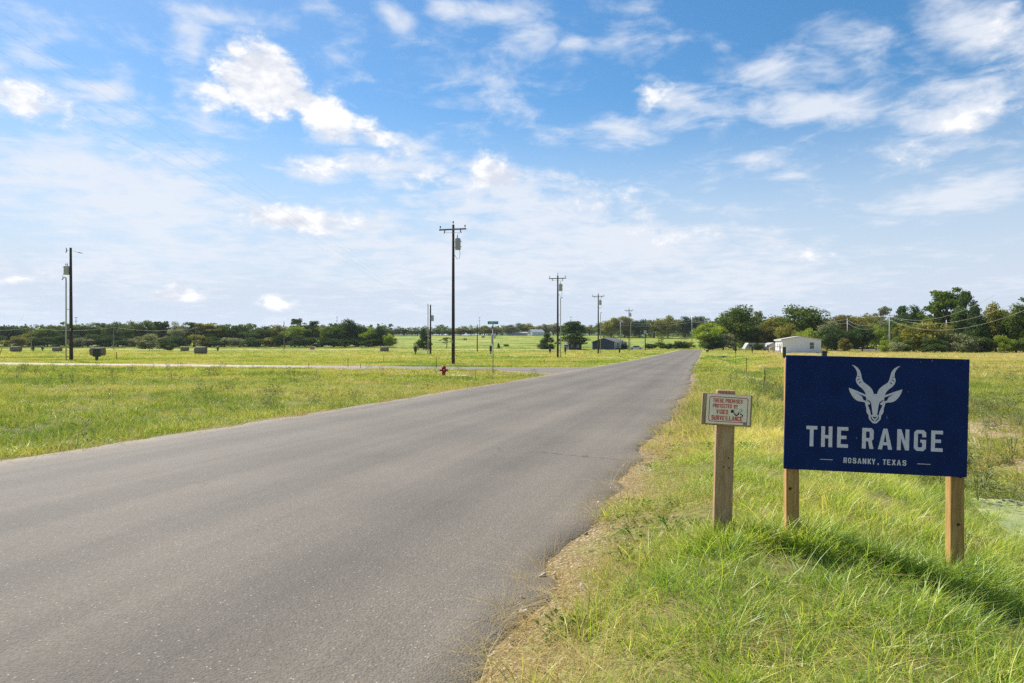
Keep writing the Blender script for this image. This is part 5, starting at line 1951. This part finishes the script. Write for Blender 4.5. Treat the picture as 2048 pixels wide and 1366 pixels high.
def street_sign(px, y, yt, label, text, bl=.62, bh=.17):
    p = at(px, y)
    h = hgt(yt, y) - p.z
    t = empty('street_sign', p, R(-6), label, 'street sign')
    MB().tube([(0, 0, -.2), (0, 0, h - bh)], .028, 10).build('post', M_STEEL, t)
    MB().box(-.03, .03, -.03, .03, h - bh - .10, h - bh, .006).build('bracket', M_STEEL, t)
    b1 = MB().box(-bl / 2, bl / 2, -.006, .006, h - bh, h, .002).build('name_blade', M_GREEN, t)
    if text:
        m_ = 1.0
        word(text[0], -bl * .33, bl * .14, h - bh * .78, h - bh * .22, -.0075, M_SIGNWHITE, b1, .25)
        word(text[1], bl * .22, bl * .36, h - bh * .52, h - bh * .20, -.0075, M_SIGNWHITE, b1, .25)
    z2 = h - bh - .10
    b2 = MB().box(-.034, -.022, -bl / 2, bl / 2, z2 - bh, z2, .002).build('cross_blade', M_GREEN, t)
    MB().box(-.026, .026, -.02, .02, z2 - bh * .6, z2 - bh * .3).build('bracket', M_STEEL, t)
    return t, h


ts, hs_ = street_sign(986, 40.5, 642.5, 'green street name sign on a thin steel post at the corner', ('SABLE', 'DR'))
# stop sign seen edge on, on the same post
MB().add(*[[(x, math.cos(a) * .34, hs_ - 1.02 + math.sin(a) * .34) for x in (-.06, -.045) for a in [R(22.5 + 45 * i) for i in range(8)]],
           [tuple(range(7, -1, -1)), tuple(range(8, 16))] + [(i, (i + 1) % 8, 8 + (i + 1) % 8, 8 + i) for i in range(8)]]).build('edge_on_plate', M_STEEL, ts)
street_sign(1286, 152, 673, 'small distant green street sign left of the road', None, .80, .22)


def pedestal(px, y, top, wpx, label, hb=.62):
    """dark utility box on a post"""
    p = at(px, y)
    h = hgt(top, y) - p.z
    w = wpx / F_PX * y
    t = empty('meter_box', p, random.uniform(-.2, .2), label, 'utility box', 'dark utility boxes on posts')
    MB().box(-w * .2, w * .2, -.06, .06, -.2, h * (1 - hb) + .05, .01).build('post', M_DKBOX, t)
    b = MB().box(-w / 2, w / 2, -.14, .14, h * (1 - hb), h - .05, .02).build('box', M_DKBOX, t)
    MB().box(-w / 2 - .02, w / 2 + .02, -.17, .17, h - .05, h, .012).build('lid', M_DKBOX, t)
    MB().box(-w * .32, w * .32, -.155, -.141, h * (1 - hb) + .12, h - .18, .004).build('door', M_DKBOX, b)
    return t


pedestal(193.5, 76, 697, 14, 'largest dark utility box, in front of the hay bale beside the tall left pole', .68)
pedestal(66.5, 190, 694, 4.4, 'dark utility box right of the far left grey pole')
pedestal(85, 200, 694.5, 4, 'small dark utility box near the leftmost hay bales')
pedestal(435.5, 195, 695, 4, 'small dark utility box right of the hay bale pair')
pedestal(831, 128, 693, 5.2, 'dark utility box left of the pale pipe rails')
pedestal(981.5, 130, 691.5, 4.8, 'dark utility box right behind the street sign post')
pedestal(1100, 130, 694.5, 4, 'dark utility box just left of the second crossarm pole')
pedestal(1130.5, 130, 694.5, 3.6, 'dark utility box just right of the second crossarm pole')
pedestal(1471, 150, 694, 4.2, 'dark utility box below the camper, the left one of two')
pedestal(1504.5, 150, 693, 3.6, 'dark utility box below the camper, the right one of two')
pedestal(1568.5, 64, 694, 5.5, 'slim dark utility box peeking over the left end of the blue sign')
pedestal(1648.5, 42, 702, 8.6, 'squat utility box top showing above the blue sign', .5)
pedestal(1414.5, 168, 699.5, 5.2, 'low dark box on the grass beside the road near its end', .85)
pedestal(1239, 150, 699, 2.6, 'tiny dark box on the grass left of the silver car', .85)


def stake(px, y, top, label, lean=0.0):
    p = at(px, y)
    h = hgt(top, y) - p.z
    t = empty('fence_stake', p, random.uniform(0, 1), label, 'stake', 'thin metal stakes')
    t.rotation_euler.y = lean
    r = .018 if y < 70 else .03
    b = MB().box(-r, r, -r * .3, r * .3, -.2, h).box(-r * .3, r * .3, -r, -r * .32, -.2, h)
    b.build('rod', M_TPOST, t)
    MB().box(-r * 1.05, r * 1.05, -r * .35, r * .35, h * .86, h * 1.002).build('tip', M_SIGNWHITE if top % 2 else M_TPOST, t)


stake(617.5, 49, 725, 'thin stake, leftmost of three at the side street')
stake(696, 50, 715, 'taller stake, middle of three at the side street')
stake(721.5, 48, 728, 'short stake, right one of three at the side street')
stake(767.5, 68, 709, 'thin stake in the field below the lone hay bale')
stake(233, 78, 704, 'thin stake right of the largest dark utility box')
stake(872.5, 46, 713, 'thin stake just left behind the hydrant')
stake(1088, 62, 719.5, 'short stake in the yellow grass left of the second crossarm pole')
stake(1471.5, 62, 708, 'farthest of three stakes along the right ditch')
stake(1493, 44, 716, 'middle of three stakes along the right ditch')
stake(1529.5, 30, 733, 'nearest of three stakes along the right ditch')
_g = empty('guy_marker', at(5, 78), 0, 'yellow guy wire sleeve at the left edge of the field', 'guy wire')
MB().tube([(-.55, 0, -.1), (.20, 0, hgt(682, 78) - at(5, 78).z)], .05, 8).build('sleeve', M_YELLOW, _g)
MB().tube([(.20, 0, hgt(682, 78) - at(5, 78).z), (2.4, 0, 5.0)], .006, 5).build('cable', M_STEEL, _g)


# ------------------------------------------------------------------ hay bales
def bale(px, y, wpx, hpx, rz, label):
    p = at(px, y)
    d = hpx / F_PX * y
    L = wpx / F_PX * y
    t = empty('hay_bale', p, R(rz), label, 'hay bale', 'round hay bales in the left field')
    r = d / 2
    n = 20
    V, Fc = [], []
    ys_ = [-L / 2, -L / 2 + .08, -L / 4, 0, L / 4, L / 2 - .08, L / 2]
    rs = [r * .93, r, r * 1.01, r, r * 1.01, r, r * .93]
    for i, (xx, q) in enumerate(zip(ys_, rs)):
        for j in range(n):
            a = 2 * PI * j / n
            q2 = q * (1 + .02 * math.sin(j * 5 + i * 2))
            V.append((xx, q2 * math.cos(a), max(-.02, r + q2 * math.sin(a) - .04 * r)))
    for i in range(6):
        for j in range(n):
            Fc.append((i * n + j, i * n + (j + 1) % n, (i + 1) * n + (j + 1) % n, (i + 1) * n + j))
    MB().add(V, Fc, True).build('wrapped_side', M_HAY, t)
    for e, xx in ((0, -L / 2), (6, L / 2)):
        vs = [V[e * n + j] for j in range(n)]
        c = (xx + (-.03 if e == 0 else .03), 0, r)
        MB().add([c] + vs, [(0, 1 + j, 1 + (j + 1) % n) for j in range(n)]).build('end', M_HAY_END, t)


bale(32, 184, 18, 11.5, 4, 'leftmost round hay bale in the left field')
bale(114.5, 188, 16, 9.5, -6, 'slumped low hay bale just left of the tall left pole')
bale(195.5, 116, 25, 17.5, 8, 'largest hay bale, behind the big dark utility box')
bale(369.5, 196, 14, 9.8, 10, 'smaller left one of the hay bale pair')
bale(401.5, 131, 21.5, 15.5, 6, 'bigger right one of the hay bale pair')
bale(769, 184, 15, 11, -5, 'lone hay bale at the right end of the left wood')


# ------------------------------------------------------------------ houses
def gable_house(px, y, yaw, wid, length, wall_h, ridge, m_wall, m_roof, name, label, wins_g=(), wins_s=(), doors_s=(), trim=None, skirt=.0, over=.3):
    """local x runs across the gable, local y along the ridge away from the viewer; base centre of the near gable at px, y"""
    p = at(px, y)
    t = empty(name, p, R(yaw), label, 'house')
    hw = wid / 2
    z0 = .0
    # walls as separate clapboard panels
    MB().add([(-hw, 0, z0), (hw, 0, z0), (hw, 0, wall_h), (0, 0, ridge), (-hw, 0, wall_h), (-hw, length, z0), (hw, length, z0), (hw, length, wall_h), (0, length, ridge), (-hw, length, wall_h)],
             [(0, 1, 2, 3, 4), (9, 8, 7, 6, 5), (0, 4, 9, 5), (1, 6, 7, 2)]).build('wall', m_wall, t)
    sl = (ridge - wall_h) / hw
    for s in (-1, 1):
        o = over
        e = hw + o
        a = [(0, -o, ridge + .02), (s * e, -o, wall_h - sl * o + .02), (s * e, length + o, wall_h - sl * o + .02), (0, length + o, ridge + .02)]
        b = [(x, yy, z + .14) for x, yy, z in a]
        f = [(0, 1, 2, 3), (7, 6, 5, 4), (0, 4, 5, 1), (1, 5, 6, 2), (2, 6, 7, 3), (3, 7, 4, 0)]
        r = MB().add(a + b, f).build('roof', m_roof, t)
        MB().box(s * e - .03, s * e + .03, -o, length + o, wall_h - sl * o - .10, wall_h - sl * o + .02).build('fascia', trim or M_TRIM, r)
    for sx in (-1, 1):
        MB().box(sx * hw - .06, sx * hw + .06, -.015, .05, z0, wall_h).build('corner_board', trim or M_TRIM, t)
    # battens make the siding panels read
    k = int(wid / .6)
    for i in range(1, k):
        x = -hw + wid * i / k
        MB().box(x - .012, x + .012, -.014, 0, z0, wall_h + (ridge - wall_h) * (1 - abs(x) / hw) - .05).build('siding_joint', m_wall, t)
    for x, z, w, h in wins_g:
        wn = MB().box(x - w / 2 - .08, x + w / 2 + .08, -.05, -.016, z - .08, z + h + .08).build('window', trim or M_TRIM, t)
        MB().box(x - w / 2, x + w / 2, -.062, -.052, z, z + h / 2 - .03).build('pane', M_GLASS, wn)
        MB().box(x - w / 2, x + w / 2, -.062, -.052, z + h / 2 + .03, z + h).build('pane', M_GLASS, wn)
    return t, hw


# white manufactured house
def build_white_house():
    t, hw = gable_house(1603, 150, -15, 7.6, 15.0, 2.90, 3.58, M_WHITE, M_ROOF_LT, 'white_house', 'white manufactured house with a low gable and wooden steps, behind the blue sign',
                        wins_g=((2.05, .95, .85, 1.35), ))
    for yy, w in ((2.5, .95), (6.0, .95), (9.5, .95)):
        wn = MB().box(-hw - .05, -hw - .016, yy - w / 2, yy + w / 2, .9, 2.2).build('window', M_TRIM, t)
        MB().box(-hw - .062, -hw - .052, yy - w / 2 + .1, yy + w / 2 - .1, 1.0, 2.1).build('pane', M_GLASS, wn)
    d = MB().box(-hw - .05, -hw - .016, 3.6, 4.6, .6, 2.55).build('door', M_TRIM, t)
    MB().box(-hw - .08, -hw - .052, 3.7, 3.76, 1.5, 1.58).build('handle', M_STEEL, d)
    # left porch steps with rails
    st = MB().box(-hw - 1.5, -hw - .02, 3.3, 4.9, .45, .55).build('porch_deck', M_STEP, t)
    for i in range(3):
        MB().box(-hw - 1.5 - .32 * (i + 1), -hw - 1.5 - .32 * i - .01, 3.35, 4.85, .33 - .14 * i, .38 - .14 * i).build('step', M_STEP, t)
    for yy in (3.32, 4.88):
        MB().tube([(-hw - .1, yy, 1.45), (-hw - 1.5, yy, 1.45), (-hw - 2.5, yy, .95)], .05, 4).build('handrail', M_STEP, t)
        for xx, z1 in ((-hw - .15, 1.42), (-hw - 1.45, 1.42), (-hw - 2.45, .95)):
            MB().box(xx - .05, xx + .05, yy - .05, yy + .05, 0, z1).build('rail_post', M_STEP, t)
    MB().box(-hw - 1.4, -hw - .05, 3.28, 3.31, .02, .43).build('porch_skirt', M_TRIM, t)
    # right steps in shade
    for i in range(4):
        MB().box(hw + .05 + .32 * i, hw + .36 + .32 * i, .5, 1.7, .70 - .17 * i, .76 - .17 * i).build('step', M_STEP, t)
    for yy in (.48, 1.72):
        MB().tube([(hw + .1, yy, 1.65), (hw + 1.5, yy, .85)], .06, 4).build('handrail', M_STEP, t)
        for xx, z1 in ((hw + .15, 1.6), (hw + 1.4, .9)):
            MB().box(xx - .05, xx + .05, yy - .05, yy + .05, 0, z1).build('rail_post', M_STEP, t)


build_white_house()


def build_blue_house():
    t, hw = gable_house(1207, 238, -26, 8.0, 14.0, 2.55, 3.85, M_NAVY, M_ROOF_DK, 'navy_house', 'dark navy blue manufactured house with white window trim', over=.25)
    for i, yy in enumerate((1.6, 4.6, 7.4, 10.4)):
        wn = MB().box(hw + .016, hw + .05, yy - .75, yy + .75, .75, 2.2).build('window', M_TRIM, t)
        MB().box(hw + .052, hw + .064, yy - .42, yy + .42, .85, 2.1).build('pane', M_GLASS, wn)
    MB().box(hw + .016, hw + .05, 5.6, 6.5, .3, 2.25).build('door', M_TRIM, t)
    # small entry gable
    MB().add([(hw + .1, 7.0, 2.5), (hw + .1, 9.4, 2.5), (hw + .1, 8.2, 3.3), (hw - 2.0, 8.2, 3.45)], [(0, 1, 2), (0, 2, 3), (1, 3, 2)]).build('entry_gable', M_NAVY, t)


build_blue_house()


def small_house(px, y, yaw, w, l, wh, rg, mw, mr, label, name='house', win=()):
    return gable_house(px, y, yaw, w, l, wh, rg, mw, mr, name, label, wins_g=win)


small_house(1150, 240, 10, 4.6, 6.0, 2.0, 3.0, M_NAVY, M_ROOF_DK, 'small blue and white cabin under the ragged pine', 'cabin', ((-.9, .7, .8, .9), (1.0, .7, .8, .9)))
small_house(1060, 505, -62, 6.5, 10.0, 2.5, 4.3, M_WHITE, M_ROOF_GREY, 'grey roofed farmhouse on the far ridge', 'farmhouse', ((0, .9, .9, 1.2),))
small_house(1017, 512, -88, 5.0, 15.0, 1.7, 2.3, M_ROOF_LT, M_ROOF_LT, 'long low pale barn on the far ridge', 'barn')
small_house(1548, 214, 4, 2.6, 4.0, 1.9, 2.3, M_WHITE, M_ROOF_LT, 'little white shed just left behind the white house', 'shed')
small_house(624, 236, 6, 1.5, 1.2, .9, 1.1, M_BACK_WOOD, M_BACK_WOOD, 'small weathered crate hut at the foot of the left wood', 'hut')


def build_tank():
    p = at(1195, 505)
    t = empty('propane_tank', p, 0, 'white tank on the far ridge beside the third crossarm pole', 'tank')
    MB().tube([(-1.4, 0, 1.2), (-1.2, 0, 1.2), (1.2, 0, 1.2), (1.4, 0, 1.2)], [.4, .9, .9, .4], 14).build('shell', M_TRIM, t)
    for s in (-1, 1):
        MB().box(s * .8 - .1, s * .8 + .1, -.5, .5, 0, .5).build('foot', M_CONCRETE, t)


build_tank()


# ------------------------------------------------------------------ vehicles
def build_car():
    p = at(1272.5, 232)
    t = empty('parked_car', p, R(172), 'silver car parked beside the farthest crossarm pole', 'car')
    prof = [(-2.15, .42), (-2.2, .75), (-1.55, .92), (-.75, 1.42), (.75, 1.45), (1.5, 1.0), (2.1, .92), (2.2, .55), (2.1, .32), (-2.05, .32)]
    n = len(prof)
    V = [(x, -.82 if z < 1.0 else -.66, z) for x, z in prof] + [(x, .82 if z < 1.0 else .66, z) for x, z in prof]
    Fc = [tuple(range(n)), tuple(range(2 * n - 1, n - 1, -1))] + [(i, n + i, n + (i + 1) % n, (i + 1) % n) for i in range(n)]
    MB().add(V, Fc).build('body', M_CARPAINT, t)
    for s in (-1, 1):
        MB().add([(-1.30, s * .785, 1.00), (-.72, s * .68, 1.36), (.70, s * .68, 1.38), (1.28, s * .785, 1.02)], [(0, 1, 2, 3)]).build('side_window', M_GLASS, t)
        for x in (-1.35, 1.35):
            wh = MB().tube([(x, s * .66, .33), (x, s * .86, .33)], .33, 14).build('wheel', M_TYRE, t)
            MB().tube([(x, s * .86, .33), (x, s * .868, .33)], .19, 10).build('rim', M_STEEL, wh)
        MB().box(-2.22, -2.15, s * .6 - .15, s * .6 + .15, .62, .74).build('headlight', M_SIGNWHITE, t)


build_car()


def build_camper():
    p = at(1508, 214)
    t = empty('camper_trailer', p, R(6), 'white camper trailer with a sloping nose parked under the tall oak', 'camper')
    prof = [(-3.4, .55), (-2.6, 1.9), (-2.2, 2.35), (2.9, 2.35), (3.1, 2.2), (3.1, .55)]
    n = len(prof)
    V = [(x, -1.1, z) for x, z in prof] + [(x, 1.1, z) for x, z in prof]
    MB().add(V, [tuple(range(n - 1, -1, -1)), tuple(range(n, 2 * n))] + [((i + 1) % n, n + (i + 1) % n, n + i, i) for i in range(n)]).build('body', M_RV, t)
    for x, w in ((-1.6, .9), (.3, .8), (2.0, .8)):
        MB().box(x - w / 2, x + w / 2, -1.125, -1.105, 1.25, 1.85).build('window', M_GLASS, t)
    MB().box(.95, 1.5, -1.125, -1.105, .65, 2.1).build('door', M_TRIM, t)
    MB().box(-3.0, 3.1, -1.118, -1.102, .85, 1.0).build('stripe', M_TRANSF, t)
    for x in (.1, .9):
        MB().tube([(x, -1.08, .33), (x, -.85, .33)], .33, 14).build('wheel', M_TYRE, t)
    MB().tube([(-3.3, 0, .5), (-4.3, 0, .45)], .06, 6).build('hitch', M_STEEL, t)
    # pickup parked behind
    p = at(1538, 216)
    t = empty('pickup_truck', p, R(4), 'dark pickup truck parked between the camper and the shed', 'pickup')
    prof = [(-2.6, .5), (-2.65, 1.05), (-1.4, 1.15), (-.9, 1.75), (.6, 1.78), (.9, 1.15), (2.6, 1.1), (2.6, .5)]
    n = len(prof)
    V = [(x, -.9, z) for x, z in prof] + [(x, .9, z) for x, z in prof]
    MB().add(V, [tuple(range(n - 1, -1, -1)), tuple(range(n, 2 * n))] + [((i + 1) % n, n + (i + 1) % n, n + i, i) for i in range(n)]).build('body', M_TRANSF, t)
    MB().box(-.8, .5, -.925, -.905, 1.2, 1.65).build('side_window', M_GLASS, t)
    for x in (-1.7, 1.7):
        MB().tube([(x, -.92, .4), (x, -.7, .4)], .4, 14).build('wheel', M_TYRE, t)


build_camper()


# ------------------------------------------------------------------ rails, culvert, cattle
def build_rails():
    p = at(850, 128)
    t = empty('pipe_rails', p, 0, 'pale pipe rails beside the thin pole with conduit', 'railing')
    for x in (-.8, -.4, 0, .4, .8):
        MB().tube([(x, 0, -.1), (x, 0, 1.05)], .03, 6).build('upright', M_PANEL, t)
    for z in (.35, .70, 1.04):
        MB().tube([(-.8, -.035, z), (.8, -.035, z)], .025, 6).build('rail', M_PANEL, t)
    p = at(1447, 118)
    t = empty('culvert_end', p, R(-10), 'pale stone culvert end in the ditch right of the road', 'culvert')
    MB().box(-1.1, 1.1, -.12, .12, -.2, .42, .03).build('headwall', M_CONCRETE, t)
    MB().tube([(0, -.20, .10), (0, -.13, .10)], [.24, .24], 12).build('pipe_mouth', M_DKBOX, t)
    for i, (x, q) in enumerate(((-1.0, .16), (-.6, .13), (.5, .15), (.9, .18), (1.2, .12))):
        s = stone_mesh('stone', _r, M_CONCRETE)
        link(s)
        s.parent = t
        s.location = (x, -.35, .05)
        s.scale = (q, q, q)


build_rails()


def cow(px, y, rz, label):
    p = at(px, y)
    t = empty('cow', p, R(rz), label, 'cow', 'black cattle on the far pasture')
    bm_v = [(-.95, 0, 1.15), (-.6, 0, 1.08), (0, 0, 1.02), (.55, 0, 1.10), (.85, 0, 1.18), (1.15, 0, 1.02), (1.35, 0, .72), (1.5, 0, .42)]
    rad = [.12, .33, .40, .37, .28, .18, .16, .09]
    edges = [(i, i + 1) for i in range(7)]
    legs = [(1, -.6, -.18), (1, -.6, .18), (3, .55, -.18), (3, .55, .18)]
    V, E, Rd = list(bm_v), list(edges), list(rad)
    for root, x, s in legs:
        b = len(V)
        hind = root == 1
        V += [(x + (.06 if hind else 0), s, .72), (x - (.10 if hind else -.02), s, .40), (x, s, .03)]
        Rd += [.15, .075, .065]
        E += [(root, b), (b, b + 1), (b + 1, b + 2)]
    b = len(V)
    V += [(-1.02, 0, .85), (-1.04, 0, .45)]
    Rd += [.04, .04]
    E += [(0, b), (b, b + 1)]
    for s in (-1, 1):
        b = len(V)
        V.append((1.22, s * .26, .92))
        Rd.append(.05)
        E.append((6, b))
    me = bpy.data.meshes.new('body')
    me.from_pydata(V, E, [])
    me.materials.append(M_COW)
    o = link(bpy.data.objects.new('body', me))
    o.parent = t
    sk = o.modifiers.new('skin', 'SKIN')
    for i, v in enumerate(me.skin_vertices[0].data):
        v.radius = (Rd[i], Rd[i])
        v.use_root = (i == 2)
    ss = o.modifiers.new('sub', 'SUBSURF')
    ss.levels = ss.render_levels = 1


cow(930.5, 395, 170, 'black cow grazing right of the nearest crossarm pole')
cow(966, 440, 20, 'black cow on the pasture left of the street sign')
cow(989.5, 440, 100, 'black cow standing just right of the street sign post')
cow(1005, 500, 0, 'black cow lying out by the long pale barn')

# far pieces of road: a pale lane across the left fields and the street at the road's end
def lane(name, pts, hw, mat, dz=.02):
    pts = [Vector((a, b, 0)) for a, b in pts]
    fine = []
    for i in range(len(pts) - 1):
        for j in range(12):
            fine.append(pts[i].lerp(pts[i + 1], j / 12))
    fine.append(pts[-1])
    V, A, C = [], [], []
    for i, q in enumerate(fine):
        d = (fine[min(i + 1, len(fine) - 1)] - fine[max(i - 1, 0)]).normalized()
        nn = Vector((-d.y, d.x, 0))
        for j, s in enumerate((-1, -.5, 0, .5, 1)):
            w = q + nn * hw * s
            V.append((w.x, w.y, gz(w.x, w.y) + dz))
            A.append(i * 3.0)
            C.append(-ROAD_W / 2 + s * 3)
    n = len(fine)
    i = np.arange(n - 1)[:, None] * 5 + np.arange(4)[None]
    Fc = np.stack([i, i + 1, i + 6, i + 5], -1).reshape(-1, 4)
    tag(link(bpy.data.objects.new(name, np_mesh(name, np.array(V), Fc, [mat], True, dict(across=np.array(C), along=np.array(A))))), kind='structure')


M_LANE = plain('pale_gravel_lane', (.50, .47, .38), .9, 0, .15, .3, .2)
lane('field_lane', [(-240, 226), (-130, 229), (-60, 231), (20, 232)], 3.6, M_LANE, .10)
lane('far_street', [(61, 229), (85, 231), (120, 236)], 3.0, M_ASPHALT_SIDE, .05)
lane('gap_road', [(86, 172), (108, 205), (128, 250), (150, 320)], 4.0, M_ASPHALT, .12)

# ------------------------------------------------------------------ air
def build_haze():
    m = bpy.data.materials.new('haze')
    m.use_nodes = True
    nt = m.node_tree
    nt.nodes.clear()
    out = nt.nodes.new('ShaderNodeOutputMaterial')
    v = nt.nodes.new('ShaderNodeVolumePrincipled')
    v.inputs['Color'].default_value = (.80, .88, 1.0, 1)
    v.inputs['Density'].default_value = 0.00007
    v.inputs['Anisotropy'].default_value = 0.3
    nt.links.new(v.outputs[0], out.inputs['Volume'])
    o = MB().box(-4300, 4300, -150, 4350, -6, 76).build('haze', m)
    tag(o, 'thin pale haze over the far fields', 'haze', kind='stuff')


build_haze()
